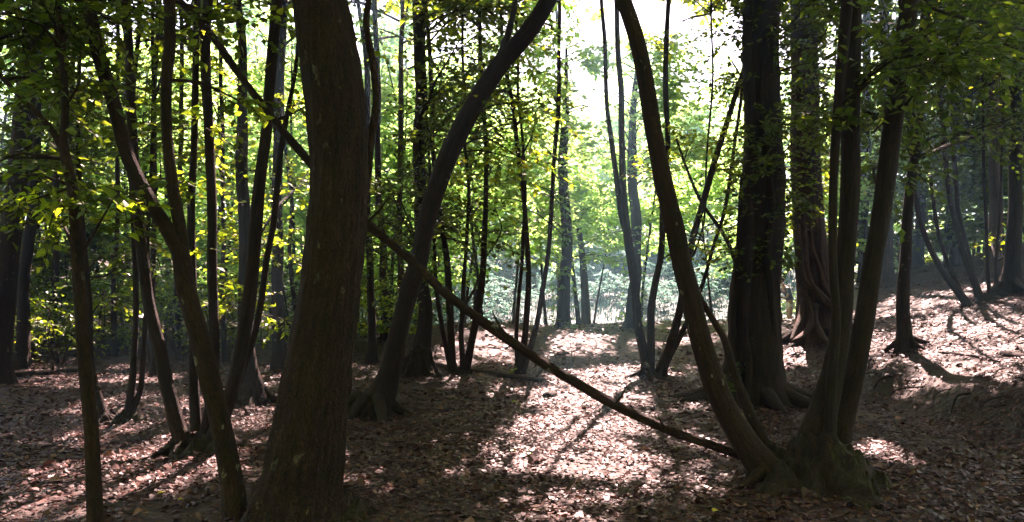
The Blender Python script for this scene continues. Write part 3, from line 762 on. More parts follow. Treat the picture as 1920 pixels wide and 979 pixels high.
# --- R the centre-right coppice
tree('coppice_tree', 'fan-shaped coppice of bare stems right of centre, behind the right leaning trunk', (1222, 702),
     [[(1212, 706, 22), (1212, 680, 19), (1196, 614, 17), (1183, 489, 17), (1176, 430, 16), (1170, 375, 14), (1165, 250, 12), (1160, 65, 10), (1157, 0, 9)],
      [(1178, 450, 11), (1164, 400, 11), (1150, 275, 10), (1140, 200, 8), (1135, 75, 8), (1130, 0, 7)],
      [(1221, 706, 16), (1220, 660, 15), (1220, 579, 14), (1235, 489, 12), (1241, 395, 12), (1251, 280, 10), (1250, 150, 10), (1257, 0, 9)],
      [(1234, 706, 22), (1255, 654, 17), (1280, 565, 14), (1297, 465, 13), (1335, 320, 12), (1380, 175, 10), (1410, 60, 8), (1420, 0, 7)],
      [(1245, 690, 14, .2), (1275, 630, 10, .2), (1305, 560, 8, .2), (1332, 489, 7, .2), (1356, 400, 7, .2), (1380, 235, 6, .2), (1391, 150, 6, .2), (1400, 0, 5, .2)],
      [(1395, 560, 9, -.3), (1375, 489, 8, -.3), (1350, 430, 7, -.3), (1315, 375, 6, -.3), (1283, 300, 5, -.3), (1270, 260, 4, -.3)],
      [(1300, 480, 5, .4), (1317, 425, 4, .4), (1327, 275, 4, .4), (1335, 165, 4, .4), (1334, 25, 4, .4)]],
     12.5, 11, flare=.2, stool=(.26, .2, .13), roots=4, root_len=.6, crown=(6.6, 1.6, 18, 10, .15), leaf=.095,
     sprays=[(1300, 262, 12, .45, 14), (1350, 270, 12.2, .4, 12), (1225, 330, 12.5, .4, 12), (1330, 440, 12, .35, 10), (1160, 180, 12.5, .35, 10), (1390, 300, 12, .3, 9), (1180, 90, 12.6, .35, 10),
             (1270, 470, 12.3, .3, 8), (1300, 340, 12.6, .4, 10), (1200, 250, 13, .4, 11), (1365, 470, 12, .3, 8)]+fill(1125, 1235, 0, 280, 12.2, 15, 9, .42, 14)+fill(1330, 1400, 0, 240, 11.8, 14, 6, .4, 14)+fill(1150, 1400, 230, 420, 12, 15, 7, .4, 12))
# --- S right leaning trunk and its thin mate
tree('leaning_tree', 'smooth dark trunk leaning left, rising from the foot of the slanting pole', (1440, 905),
     [[(1452, 905, 66), (1425, 869, 56), (1390, 819, 48), (1346, 739, 44), (1315, 639, 40), (1291, 539, 38), (1278, 489, 36), (1265, 425, 36), (1247, 350, 34), (1227, 250, 32), (1210, 150, 30),
       (1190, 65, 29), (1168, 0, 28), (1140, -80, 25)],
      [(1448, 880, 28, .2), (1440, 849, 24, .25), (1411, 789, 20, .3), (1381, 714, 16, .4), (1355, 629, 13, .45), (1316, 564, 11, .5), (1290, 500, 9, .5), (1262, 400, 8, .5), (1250, 340, 6, .5)]],
     6.2, 11, m=BARK, flare=.25, crown=(5.2, 3.0, 34, 14, .22), wob=.008, sides=18, stem_name='trunk', roots=3, root_len=.5, rm=BARK_MOSS)
# --- T near right clump
tree('coppice_tree', 'dark clump of three trunks on a mossy root mass, nearest the camera at right', (1540, 905),
     [[(1548, 905, 60), (1556, 840, 24), (1560, 739, 21), (1567, 614, 18), (1560, 489, 16), (1562, 325, 16), (1572, 200, 18), (1581, 100, 20), (1590, 0, 22)],
      [(1522, 905, 90, .15), (1530, 829, 66, .15), (1543, 769, 50, .15), (1565, 680, 40, .15), (1580, 589, 36, .15), (1585, 489, 34, .15), (1594, 300, 35, .15), (1597, 175, 33, .15), (1601, 50, 28, .15), (1602, 0, 26, .15)],
      [(1558, 900, 60, .3), (1575, 800, 44, .3), (1604, 699, 37, .3), (1625, 589, 35, .3), (1639, 489, 34, .3), (1655, 375, 34, .3), (1675, 225, 34, .3), (1692, 100, 34, .3), (1707, 0, 32, .3)]],
     6.15, 13, m=BARK_MOSS, flare=.35, roots=7, root_len=.55, stool=(.46, .45, .30, -.02), crown=(4.6, 3.4, 60, 16, .20), leaf=.085, leafm=LEAF_DARK_SHADED, wob=.012, sides=20, stem_name='trunk',
     sprays=fill(1620, 1920, 20, 240, 5.6, 7.4, 10, .42, 18)+fill(1480, 1900, 200, 330, 6.2, 7.4, 5, .35, 12))
# --- U ivy-clad big trunk on the right
def ivy_on(paths, o3, root, n, z0, z1, size, leafm, seed, rmul=1.04):
    p, r = smooth_path(paths[0][0], paths[0][1], .1)
    z = rng.uniform(z0, z1, n); an = rng.uniform(0, 2*np.pi, n)
    keep = vn(np.cos(an)*1.4, np.sin(an)*1.4, z*1.1, seed) > -.25+.25*np.sin(z*2)
    z, an = z[keep], an[keep]
    k = np.argmin(abs(p[:, 2][None]-z[:, None]), 1)
    c = p[k]; rr = r[k]*rmul+rng.uniform(0, .07, len(z))
    out = np.stack([np.cos(an), np.sin(an), 0*an], 1)
    st = c+out*rr[:, None]; st[:, 2] = z
    dr = nrm(out*.5+rng.normal(0, .4, (len(z), 3))+np.array([0, 0, .1]))
    foliage_obj('ivy', root, o3, [(st, dr, np.full(len(z), .16), 3, size, True)], leafm, cull=False)
def vines(root, o3, paths, specs, d, m=BARK_MOSS):
    for k, sp in enumerate(specs):
        pts = [P(x, y, d+(dd if dd else 0)) for x, y, w, dd in sp]; rad = [w/2/F*d for x, y, w, dd in sp]
        tube_obj('vine', root, o3, pts, rad, m, sides=8, step=.08, rough=.12, wob=.015, seed=k+200)
def u_extra(root, o3, paths):
    ivy_on(paths, o3, root, 800, 1.6, 7.5, .085, LEAF_DARK_SHADED, 71)
    vines(root, o3, paths, [
        [(1398, 760, 14, -.38), (1403, 690, 12, -.36), (1396, 620, 10, -.34), (1400, 540, 10, -.33), (1410, 440, 9, -.33), (1402, 340, 9, -.31), (1412, 200, 8, -.27), (1405, 60, 7, -.26), (1405, 0, 7, -.26)],
        [(1436, 760, 16, -.38), (1440, 700, 13, -.36), (1452, 640, 11, -.30), (1446, 560, 11, -.33), (1440, 470, 10, -.33), (1447, 380, 10, -.31), (1436, 280, 9, -.27), (1428, 180, 8, -.27), (1440, 80, 8, -.24), (1452, 0, 8, -.2)],
        [(1465, 735, 16, -.25), (1462, 690, 14, -.2), (1460, 620, 11, -.18), (1458, 500, 10, -.18), (1463, 380, 9, -.15), (1452, 250, 8, -.15)],
        [(1372, 745, 16, -.25), (1380, 680, 13, -.2), (1376, 600, 11, -.2), (1384, 480, 9, -.18), (1390, 330, 8, -.15)]], 10.4)
tree('ivy_tree', 'massive ivy-clad dark trunk right of centre with spreading surface roots', (1412, 745),
     [[(1412, 750, 120), (1413, 714, 110), (1415, 654, 100), (1417, 589, 94), (1421, 489, 86), (1427, 350, 80), (1427, 250, 70), (1426, 150, 67), (1425, 0, 68), (1424, -100, 60)]],
     10.4, 18, m=BARK_MOSS, leafm=LEAF_DARK_SHADED, flare=.35, roots=9, root_len=1.0, crown=(6.6, 4.2, 56, 17, .27), leaf=.09, fine=.06, sides=36, step=.07, extra=u_extra, fl_h=.35,
     sprays=[(1425, 240, 9.9, .25, 9), (1440, 300, 9.8, .3, 11), (1400, 330, 9.9, .2, 7), (1470, 220, 10, .35, 12), (1490, 270, 9.8, .35, 12), (1395, 150, 10.3, .25, 8), (1470, 60, 10, .5, 18), (1510, 120, 10.2, .5, 18),
             (1380, 60, 10.6, .3, 9), (1480, 380, 10.2, .3, 8)])
# --- V root-wrapped tree
def v_extra(root, o3, paths):
    d = 14.6
    vines(root, o3, paths, [
        [(1497, 420, 8, -.34), (1500, 480, 10, -.36), (1508, 525, 12, -.38), (1530, 545, 13, -.42), (1556, 572, 13, -.45), (1572, 580, 11, -.4)],
        [(1508, 420, 9, -.36), (1512, 490, 10, -.38), (1520, 530, 11, -.42), (1540, 560, 12, -.45), (1566, 590, 10, -.4)],
        [(1518, 425, 7, -.36), (1524, 470, 8, -.38), (1536, 500, 9, -.38), (1548, 540, 9, -.36), (1560, 560, 9, -.3)],
        [(1538, 430, 7, -.33), (1540, 480, 7, -.34), (1552, 530, 8, -.3)],
        [(1505, 545, 12, -.42), (1515, 570, 12, -.5), (1522, 600, 12, -.6), (1510, 625, 11, -.8), (1490, 640, 9, -1.0)],
        [(1506, 560, 10, -.4), (1502, 590, 11, -.5), (1494, 615, 10, -.7), (1484, 640, 8, -.9)],
        [(1530, 570, 11, -.5), (1528, 600, 12, -.6), (1540, 625, 11, -.8), (1552, 642, 9, -1.0)],
        [(1494, 430, 6, -.28), (1494, 500, 7, -.3), (1500, 550, 8, -.34)]], d, BARK_RED_LIT)
    ivy_on(paths, o3, root, 1100, 2.5, 8.0, .10, LEAF, 73)
tree('root_wrapped_tree', 'reddish trunk wrapped in ropy roots, standing on a mound at right', (1520, 622),
     [[(1528, 634, 76), (1527, 600, 66), (1525, 550, 60), (1522, 489, 58), (1516, 400, 56), (1513, 350, 56), (1510, 250, 52), (1508, 100, 48), (1506, 0, 45)]],
     14.6, 17, m=BARK_RED_LIT, leafm=LEAF_DARK_SHADED, flare=.22, roots=8, root_len=1.0, stool=(.5, .5, .2, .3), crown=(6.8, 4.0, 56, 17, .26), leaf=.10, sides=28, fine=.05, extra=v_extra, rm=BARK_MOSS,
     sprays=fill(1480, 1660, 0, 260, 13, 17, 18, .85, 30)+fill(1480, 1640, 260, 420, 14, 18, 10, .55, 18))
# --- W, X, Y right bank
tree('bank_tree', 'single straight trunk on the edge of the sunlit bank, right', (1697, 662),
     [[(1697, 666, 34), (1696, 620, 26), (1695, 560, 23), (1695, 489, 21), (1700, 430, 19), (1706, 390, 18), (1715, 300, 18), (1730, 150, 16), (1740, 0, 16)]], 11.6, 14, m=BARK, leafm=LEAF_DARK_SHADED, flare=.5, roots=5, root_len=.5,
     crown=(5.6, 3.2, 38, 16, .2), leaf=.09, sprays=fill(1640, 1920, 0, 320, 10.5, 13.5, 28, .7, 26)+fill(1730, 1900, 320, 420, 11, 13, 4, .4, 10))
tree('coppice_tree', 'fan of slanting stems on top of the right bank in full sun', (1840, 580),
     [[(1828, 588, 16), (1818, 575, 16), (1790, 539, 14), (1756, 489, 11), (1730, 430, 9), (1718, 375, 8), (1700, 200, 6), (1690, 40, 5)],
      [(1842, 588, 16), (1838, 560, 14), (1812, 489, 12), (1801, 450, 11), (1780, 360, 9), (1765, 200, 8), (1755, 20, 6)],
      [(1836, 586, 13, .2), (1830, 540, 11, .2), (1818, 489, 10, .2), (1795, 390, 9, .2), (1785, 200, 7, .2), (1780, 20, 6, .2)],
      [(1853, 586, 8), (1855, 564, 7), (1852, 489, 6), (1848, 400, 6), (1842, 200, 5), (1840, 20, 5)],
      [(1860, 585, 9), (1868, 540, 7), (1868, 489, 6), (1876, 380, 5), (1880, 200, 5), (1884, 20, 5)],
      [(1826, 586, 10, .3), (1806, 555, 9, .3), (1785, 510, 8, .3), (1760, 440, 7, .3), (1745, 330, 6, .3)]],
     13.6, 9, m=BARK, flare=.2, stool=(.36, .26, .14), crown=(4.4, 2.4, 36, 16, .14), leaf=.085, roots=3, root_len=.5, wob=.01,
     sprays=fill(1720, 1920, 330, 470, 12.8, 15, 8, .4, 12)+fill(1720, 1920, 60, 330, 12.5, 15, 14, .6, 16))
tree('edge_tree', 'mossy-footed trunk at the right edge beside the slanting coppice stems', (1896, 586),
     [[(1893, 590, 50), (1896, 549, 38), (1900, 489, 29), (1904, 400, 25), (1906, 300, 22), (1908, 150, 20), (1910, 0, 18)]], 13.6, 14, m=BARK_MOSS, leafm=LEAF_DARK_SHADED, flare=.6, crown=(5.6, 3.0, 34, 15, .2), leaf=.095,
     sprays=fill(1760, 1940, 0, 340, 12.5, 15, 16, .7, 24), roots=4, root_len=.5)
# --- further trunks, told apart by where they stand
def simple(label, px, base_py, w, d, lean_px=0, Ht=15, crown=(6.2, 3.2, 36, 22, .17), m=BARK, leafm=LEAF, sprays=(), group=None, name='background_tree', flare=.45, ivy=0, leaf=.12, kink=6, top_py=20):
    pts = [(px, base_py, w*1.4), (px+lean_px*.1, base_py-50, w*1.05)]
    y = base_py-50
    while y > top_py:
        y -= 120; k = (base_py-y)/600
        pts.append((px+lean_px*k+rng.uniform(-kink, kink), max(y, 0), w*(1-.25*k)))
    if top_py > 60: pts[-1] = (pts[-1][0], pts[-1][1], w*.22); pts[-2] = (*pts[-2][:2], w*.6)
    def ex(root, o3, paths):
        if ivy: ivy_on(paths, o3, root, ivy, .3, 6.5, .12, leafm, int(px))
    return tree(name, label, (px, base_py), [pts], d, Ht, m=m, leafm=leafm, crown=crown, sprays=sprays, group=group, flare=flare, sides=10, step=.2, leaf=leaf, extra=ex)
def gy_of(px, d):
    x = (px-960)/F*d; return 525+(CAMZ-float(H(x, d)))*F/d
BGT = [
 ('ivy-covered trunk on the low ridge at the centre of the view', 1056, 19.5, 22, 2, dict(ivy=500, leafm=LEAF_LIT, m=BARK_MOSS, crown=(2.4, 1.8, 44, 16, .15), top_py=140)),
 ('far trunk behind the left stem of the fan-shaped coppice', 1187, 21.0, 22, 8, dict(ivy=260, leafm=LEAF_LIT, crown=(3.2, 2.2, 40, 16, .16), top_py=110)),
 ('leaning trunk with a mossy foot near the left edge', 38, 14.2, 22, 40, dict(m=BARK_MOSS)),
 ('thick dark trunk cut by the left edge of the picture', -14, 12.0, 46, 70, dict(m=BARK)),
 ('thin trunk in shade second from the left edge', 98, 17.0, 16, 10, dict()),
 ('thin upright trunk in the dark left background', 140, 18.0, 14, -8, dict()),
 ('thin pale trunk behind the left small coppice', 212, 15.5, 12, 6, dict()),
 ('thin trunk behind the stool of the left coppice, right side', 288, 13.0, 13, 4, dict()),
 ('slender trunk between the leaning forked trunk and the coppice stems', 330, 16.5, 13, 10, dict()),
 ('slender trunk in front of the bright leaves left of the thick trunk', 422, 15.0, 12, -8, dict()),
 ('slanting slim trunk in the bright gap left of the thick trunk', 560, 17.0, 10, -40, dict()),
 ('shaded trunk just right of the thick near trunk', 698, 14.6, 18, -8, dict(m=BARK_MOSS, leafm=LEAF_DARK_SHADED)),
 ('shaded trunk second to the right of the thick near trunk', 722, 17.0, 17, -16, dict(leafm=LEAF_DARK_SHADED)),
 ('reddish shaded trunk behind the foot of the leaning trunk', 748, 19.0, 15, 10, dict(m=BARK_RED_LIT, leafm=LEAF_DARK_SHADED)),
 ('trunk on the far side of the right bank behind the near clump', 1662, 20.0, 22, -4, dict(m=BARK_RED_LIT, leafm=LEAF_DARK_SHADED)),
 ('shaded trunk behind the single bank trunk', 1722, 22.0, 17, 14, dict(leafm=LEAF_DARK_SHADED)),
 ('shaded trunk behind the slanting stems of the bank coppice', 1792, 20.0, 16, -6, dict(leafm=LEAF_DARK_SHADED)),
 ('pale sunlit trunk behind the bank coppice near the right edge', 1864, 17.0, 24, 4, dict(m=BARK_RED_LIT, leafm=LEAF_DARK_SHADED)),
 ('far dark trunk between the near right clump and the root-wrapped trunk', 1618, 24.0, 18, 6, dict(leafm=LEAF_DARK_SHADED)),
]
for lab, px, d, w, ln, kw in BGT:
    gap = 1000 < px < 1400
    if 60 < px < 800: w *= .8
    simple(lab, px, gy_of(px, d), w, d, ln, **{**dict(Ht=16, crown=((10.5 if gap else 6.4), 2.6 if gap else 3.4, 20 if gap else 40, 17, .18)), **kw})

# --- added tall trees: unseen high crowns put in to shade the floor
ADDED_TALL = [('added slim shade tree behind the four-stemmed coppice', -1.2, 26), ('added tall shade tree behind the ivy-covered ridge trunk', 1.8, 31), 
        ('added tall shade tree hidden behind the massive ivy trunk', 6.6, 21), ('added tall shade tree hidden behind the root-wrapped trunk', 10.0, 26), ('added far shade tree hidden behind the root-wrapped trunk', 12.2, 33),
        ('added far shade tree hidden behind the massive ivy trunk', 9.7, 31), ('added tall shade tree behind the slanting bank stems', 14.8, 25),
        ('added tall shade tree beyond the right bank near the edge', 18.0, 29), 
        ('added tall shade tree hidden behind the thick near trunk', -5.6, 24), ('added tall shade tree right of the thick near trunk', -3.4, 21.5), ('added tall shade tree in the left wood behind the coppice stems', -8.8, 20.5),
        ('added far shade tree at the right edge of the far wood', 12.0, 40), ('added tall shade tree in the deep left wood', -12.5, 26)]
for lab, x, d in ADDED_TALL:
    z = float(H(x, d)); o3 = np.array([x, d, z]); root = tag(empty('added_tall_tree', o3), lab, 'tree')
    z0 = 1.55+.36*(d+1); top = z0+6.5; pts = [o3+np.array([0, 0, -.2])]; dd = UP.copy()
    while pts[-1][2] < top:
        dd = nrm(dd+rng.normal(0, .03, 3)+UP*.05); pts.append(pts[-1]+dd*1.5)
    tube_obj('trunk', root, o3, pts, np.linspace(.085, .03, len(pts)), BARK, sides=9, step=.4, rough=.08, flare=.4, seed=int(d))
    tb = []
    wide = 8.0 if 1.5 < x < 10 else 5.6
    gr = crown_groups(pts, z0, wide, 56 if wide > 6 else 36, 15, 12, .38, tubes=tb, rise=(.0, .5))
    foliage_obj('foliage', root, o3, [gr], LEAF, tb)

# --- leafy understorey trees round the clearing and in the far wood
def bush_tree(label, px, d, Ht, zmin, R, nb, nt, size, leafm=LEAF_LIT, group=None, name='understorey_tree', stems=2, cat='tree', r0=None, m=None):
    x = (px-960)/F*d; z = float(H(x, d)); o3 = np.array([x, d, z]); root = empty(name, o3); tag(root, label, cat, group)
    groups, tubes = [], []
    for k in range(stems):
        az = rng.uniform(0, 2*np.pi); b = o3+np.array([math.cos(az), math.sin(az), 0])*.12*k
        pts = [b+np.array([0, 0, -.15])]; dd = nrm(np.array([math.cos(az)*.16, math.sin(az)*.16, 1]))
        n = max(4, int(Ht/1.2))
        for j in range(n):
            dd = nrm(dd+rng.normal(0, .07, 3)+UP*.04); pts.append(pts[-1]+dd*(Ht+.15)/n)
        rad = np.linspace(r0 or .02+.005*Ht, .012, len(pts))
        tube_obj('stem' if stems > 1 else 'trunk', root, o3, pts, rad, m or BARK, sides=8, step=.4, rough=.08, flare=.4, seed=k+int(px))
        groups.append(crown_groups(pts, z+zmin, R, nb//stems, nt, 12, size, tubes=tubes, rise=(-.1, .5)))
    foliage_obj('foliage', root, o3, groups, leafm, tubes)
    return root
bush_tree('short slim trunk just right of the ivy-covered ridge trunk', 1086, 23.0, 5.2, 1.7, 1.5, 24, 12, .15, stems=1, r0=.075)
bush_tree('pale reddish trunk behind the ridge, right of the ivy-covered one', 1098, 24.0, 6.0, 1.8, 1.7, 24, 12, .15, stems=1, r0=.15, m=BARK_RED_LIT)
ORD = ['leftmost', 'second', 'third', 'fourth', 'fifth', 'sixth', 'seventh', 'eighth', 'ninth', 'tenth', 'eleventh', 'twelfth', 'thirteenth', 'fourteenth', 'fifteenth', 'sixteenth', 'seventeenth', 'eighteenth', 'nineteenth', 'twentieth', 'twenty-first', 'twenty-second', 'twenty-third', 'twenty-fourth', 'twenty-fifth', 'twenty-sixth', 'twenty-seventh', 'twenty-eighth', 'twenty-ninth', 'thirtieth']
und = [(700, 26, 9, 1.0), (730, 20, 7, 1.2), (775, 29, 10, 1.0), (800, 22, 8, 1.2), (845, 33, 10, 1.4), (870, 25, 7.5, 1.8), (905, 20, 6, 1.9), (930, 42, 10, 1.2), (960, 27, 7.5, 2.6), (1000, 43, 9.5, 1.0), (1025, 25, 6.2, 2.6), (1065, 44, 7.5, 1.0),
       (1110, 26, 4.6, 2.6), (1130, 45, 8, 1.0), (1160, 43, 9, 1.0), (1200, 25, 6.6, 2.6), (1225, 45, 10, 1.0), (1265, 42, 7.5, 1.0), (1300, 46, 8.5, 1.0), (1340, 27, 6.0, 2.6), (1385, 43, 10, 1.2), (1440, 34, 8.5, 1.6), (1500, 33, 9, .8), (1550, 30, 9, .8), (1605, 23, 6.5, .6)]
und = [(px, d + 8 if d > 40 else d, h * 1.1 if d > 40 else h, .3 if d > 40 else zm) for px, d, h, zm in und]
for i, (px, d, h, zm) in enumerate(und):
    bush_tree(stems=1, label='sunlit understorey tree by the clearing, %s%s' % (ORD[i], ' of its ring' if i == 0 else ' from the left of its ring'), px=px, d=d, Ht=h, zmin=zm, R=2.6, nb=30, nt=13, size=.18, group='sunlit understorey round the clearing')
back = [(640, 34, 11), (715, 37, 12), (770, 41, 12), (825, 38, 11), (880, 43, 12), (925, 40, 10), (975, 46, 11), (1015, 41, 10), (1055, 47, 9.5), (1095, 43, 7.6), (1135, 48, 9.5), (1175, 43, 12.5), (1205, 49, 13), (1245, 44, 9.5), (1285, 48, 10), (1325, 43, 9.5), (1365, 48, 11.5), (1405, 42, 12), (1460, 44, 11),
        (200, 33, 10), (290, 35, 11), (370, 33, 11), (440, 36, 12), (500, 34, 11), (570, 33, 11)]
back = sorted((px, d + 8 * (860 < px < 1430), h * (1.12 if 860 < px < 1430 else 1)) for px, d, h in back)
for i, (px, d, h) in enumerate(back):
    bush_tree('sunlit far-row tree across the clearing, %s%s' % (ORD[i], ' of the row' if i == 0 else ' from the left'), px, d, h, .1, 3.0, 36, 8, .24, stems=1, group='sunlit far row')
undl = [(10, 19, 6, .8), (55, 24, 8, .6), (100, 19, 5, .5), (150, 26, 8.5, .6), (205, 20, 6, .5), (250, 25, 9, .6), (300, 19, 6.5, .7), (345, 27, 9.5, .7), (390, 20, 6.5, .9), (430, 25, 9, .9), (470, 19, 7, 1.1), (510, 28, 10, .9), (545, 21, 8, 1.0), (590, 25, 8, .9), (635, 21, 7, .8), (670, 24, 7.5, .8)]
for i, (px, d, h, zm) in enumerate(undl):
    bush_tree('leafy understorey tree in the left background, %s%s' % (ORD[i], ' of them' if i == 0 else ' from the left edge'), px, d, h, zm, 2.4, 30, 13, .165, leafm=LEAF_LIT if i > 5 else LEAF_DARK_SHADED, group='left background understorey')
for i, (px, d, h) in enumerate([(15, 16, 1.6), (70, 15, 1.2), (125, 17.5, 1.9), (185, 16, 1.3), (245, 18, 2.0), (305, 16.5, 1.5), (355, 18, 2.2), (415, 17, 1.6), (500, 18.5, 2.0), (555, 17.5, 1.7), (690, 18.5, 1.6), (735, 16.5, 1.2), (770, 20, 1.9)]):
    bush_tree('low leafy shrub under the background trees, %s%s' % (ORD[i], ' of them' if i == 0 else ' from the left'), px, d, h, .08, .9, 18, 7, .10, leafm=LEAF if i % 3 else LEAF_DARK_SHADED, group='low shrubs at the back', name='low_shrub', stems=3, cat='shrub', r0=.014)
for i, (px, d, h) in enumerate([(885, 33, 2.0), (915, 38, 2.4), (950, 35, 1.3), (1000, 41, 2.2), (1050, 38, 1.6), (1095, 43, 2.2), (1125, 38, 1.4), (1175, 42, 2.0), (1215, 36, 1.2), (1260, 42, 2.2), (1310, 37, 1.4), (1350, 42, 2.2), (1395, 40, 2.2)]):
    bush_tree('hazy green bush on the slope of the clearing, %s%s' % (ORD[i], ' of them' if i == 0 else ' from the left'), px, d, h, 0.05, 1.4, 18, 7, .14, leafm=LEAF_HAZY, group='bushes of the clearing', name='clearing_bush', stems=3, cat='bush', r0=.02)
undr = [(1650, 25, 7, .5), (1710, 24, 7.5, .4), (1770, 20, 6, .5), (1830, 24, 7.5, .4), (1880, 19.5, 6.5, .6), (1930, 23, 7.5, .5)]
for i, (px, d, h, zm) in enumerate(undr):
    bush_tree('shaded understorey tree behind the right bank, %s%s' % (ORD[i], ' of them' if i == 0 else ' from the left'), px, d, h, zm, 2.5, 38, 15, .18, leafm=LEAF_DARK_SHADED, group='right background understorey')

# --- the far wood: four prototypes copied
def far_proto(k, Ht):
    name = 'far_tree'; root = empty(name, (0, 0, 0)); groups, tubes = [], []
    pts = [np.array([0, 0, -.4])]; dd = nrm(np.array([rng.normal(0, .05), rng.normal(0, .05), 1]))
    for j in range(8):
        dd = nrm(dd+rng.normal(0, .06, 3)+UP*.05); pts.append(pts[-1]+dd*(Ht+.4)/8)
    tube_obj('trunk', root, np.zeros(3), pts, np.linspace(.16, .03, 9), BARK, sides=8, step=.8, rough=.08, flare=.4)
    groups.append(crown_groups(pts, .5, 4.0, 68, 9, 10, .26, tubes=tubes, rise=(-.1, .5)))
    foliage_obj('foliage', root, np.zeros(3), groups, LEAF_LIT, tubes, cull=False)
    return root
protos = [far_proto(k, h) for k, h in enumerate((13, 15, 14))]
used = set()
def place_far(k, x, y, sc, sz, label, group):
    pr_ = protos[k]
    if k not in used: r = pr_; used.add(k)
    else:
        r = pr_.copy(); COL.objects.link(r)
        for ch in list(pr_.children):
            c = ch.copy(); COL.objects.link(c); c.parent = r
    r.location = (x, y, float(H(x, y))); r.rotation_euler = (0, 0, rng.uniform(0, 6.28)); r.scale = (sc, sc, sz)
    tag(r, label, 'tree', group)
far = []
for px in range(-60, 2000, 78):
    d = rng.uniform(58, 68); k = 1.0
    if 1150 < px < 1225: k = 1.0
    elif 1040 < px < 1400: k = .70+.10*rng.random()
    elif 930 < px < 1020 or 1400 < px < 1450: k = .75
    far.append((px+rng.uniform(-15, 15), d, k))
for i, (px, d, k) in enumerate(far):
    where = 'beyond the clearing' if 900 < px < 1450 else ('in the far left wood' if px <= 900 else 'in the far right wood')
    place_far(i % 3, (px-960)/F*d, d, rng.uniform(.85, 1.1)*(.8 if k < .7 else 1), k*rng.uniform(.9, 1.1), 'large leafy far tree %s, %s' % (where, 'leftmost' if i == 0 else ORD[i]+' from the left edge'), 'far wood')
for i, (px, d) in enumerate([(-30, 32), (90, 36), (210, 42), (330, 43), (450, 44), (570, 44), (680, 43), (780, 45), (870, 46), (1560, 38), (1680, 34), (1780, 36), (1890, 33), (1960, 30)]):
    place_far(i % 3, (px-960)/F*d, d, rng.uniform(.7, .9), rng.uniform(.85, 1.1), 'tall leafy tree of the nearer background row, %s' % ('leftmost' if i == 0 else ORD[i]+' from the left'), 'nearer background row')

for i, (x, y_) in enumerate([(-9, 3), (-13, 9), (-7, -3), (-2.5, -4), (3, -3.5), (8, -3), (12.5, 3), (15, 9), (-12, -8), (-5, -10), (1, -9), (7, -9), (14, -6), (-16, 1), (17, 2), (-18, 14), (19, 14), (0, -16), (10, -16), (-10, -16), (0, -6.5), (-9, -6), (11, -9), (-3, -13), (5, -13), (-20, -8), (20, -8)]+[(28*math.cos(a), -6+28*math.sin(a)) for a in np.linspace(math.pi*.93, math.pi*2.07, 18)]):
    place_far(i % 3, x, y_, rng.uniform(.8, 1.0), rng.uniform(.9, 1.15), 'tall leafy tree of the wood standing beside or behind the viewpoint', 'wood round the viewpoint')

# ------------------------------------------------------------------ grass of the clearing
n = 42000
y = rng.uniform(25, 56, n); x = rng.uniform(-6, 19, n)
k = grass_mask(x, y) > rng.uniform(.25, .8, n); x, y = x[k], y[k]; n = len(x)
hh = rng.uniform(.08, .28, n)*(1+.6*vn(x*.4, y*.4, 0, 81)); an = rng.uniform(0, 2*np.pi, n); w = .02
z = H(x, y); c, s_ = np.cos(an)*w, np.sin(an)*w; lx, ly = rng.normal(0, .3, n)*hh, rng.normal(0, .3, n)*hh
V = np.stack([np.stack([x-c, y-s_, z-.02], 1), np.stack([x+c, y+s_, z-.02], 1), np.stack([x+lx*.4+c*.8, y+ly*.4+s_*.8, z+hh*.6], 1), np.stack([x+lx, y+ly, z+hh], 1)], 1)
b = np.arange(n)[:, None]*4
GRASS = leaf_material('meadow_grass', [(0.012, 0.034, 0.029), (0.022, 0.052, 0.045), (0.036, 0.066, 0.057)], [(.016, .045, .037), (.024, .062, .052), (.034, .074, .062)], fac=.4, rough=.9, spec=.05)  # blue of haze and skylight put into the grass colour
me = mesh_data('meadow_grass', V.reshape(-1, 3), [np.concatenate([b+np.array([[0, 1, 2]]), b+np.array([[0, 2, 3]])])], [GRASS], attrs={'tint': np.repeat(rng.random(n), 4)}, smooth=False)
tag(link('meadow_grass', me), 'grass of the clearing beyond the low ridge, tinted blue-green for haze', 'grass', kind='stuff')

# ------------------------------------------------------------------ fallen wood
def log(name, label, pix, ws, off=.0, m=DEADWOOD, cat='log', group=None, stubs=0):
    pts, rad = [], []
    for (px, py), w in zip(pix, ws):
        g = ghit(px, py); r_ = w/2/F*g[1]; pts.append(g+np.array([0, 0, r_*.6+off])); rad.append(r_)
    o = empty(name, pts[0]); tag(o, label, cat, group)
    tube_obj('trunk' if cat == 'log' else 'stick', o, pts[0], pts, rad, m, sides=10, step=.1, rough=.12, wob=.02, seed=int(pix[0][0]))
    for k in range(stubs):
        i = rng.integers(1, len(pts)); p0 = pts[i]; d = nrm(rng.normal(0, 1, 3)*np.array([1, .5, .3])+np.array([0, 0, .8])); L = rng.uniform(.15, .45)
        tube_obj('branch_stub', o, pts[0], [p0, p0+d*L*.5, p0+d*L+rng.normal(0, .04, 3)], [rad[i]*.45, rad[i]*.35, rad[i]*.1], m, sides=6, step=.08, seed=k)
log('fallen_log', 'dark fallen log lying among the thin coppices at the centre', [(806, 684), (840, 694), (880, 700), (960, 712), (1000, 716), (1030, 717)], [10, 12, 13, 14, 12, 7], stubs=3)
log('fallen_log', 'long fallen log in shade behind the slim tree at the left edge', [(-20, 709), (40, 706), (100, 701), (150, 697)], [13, 12, 12, 9], stubs=3)
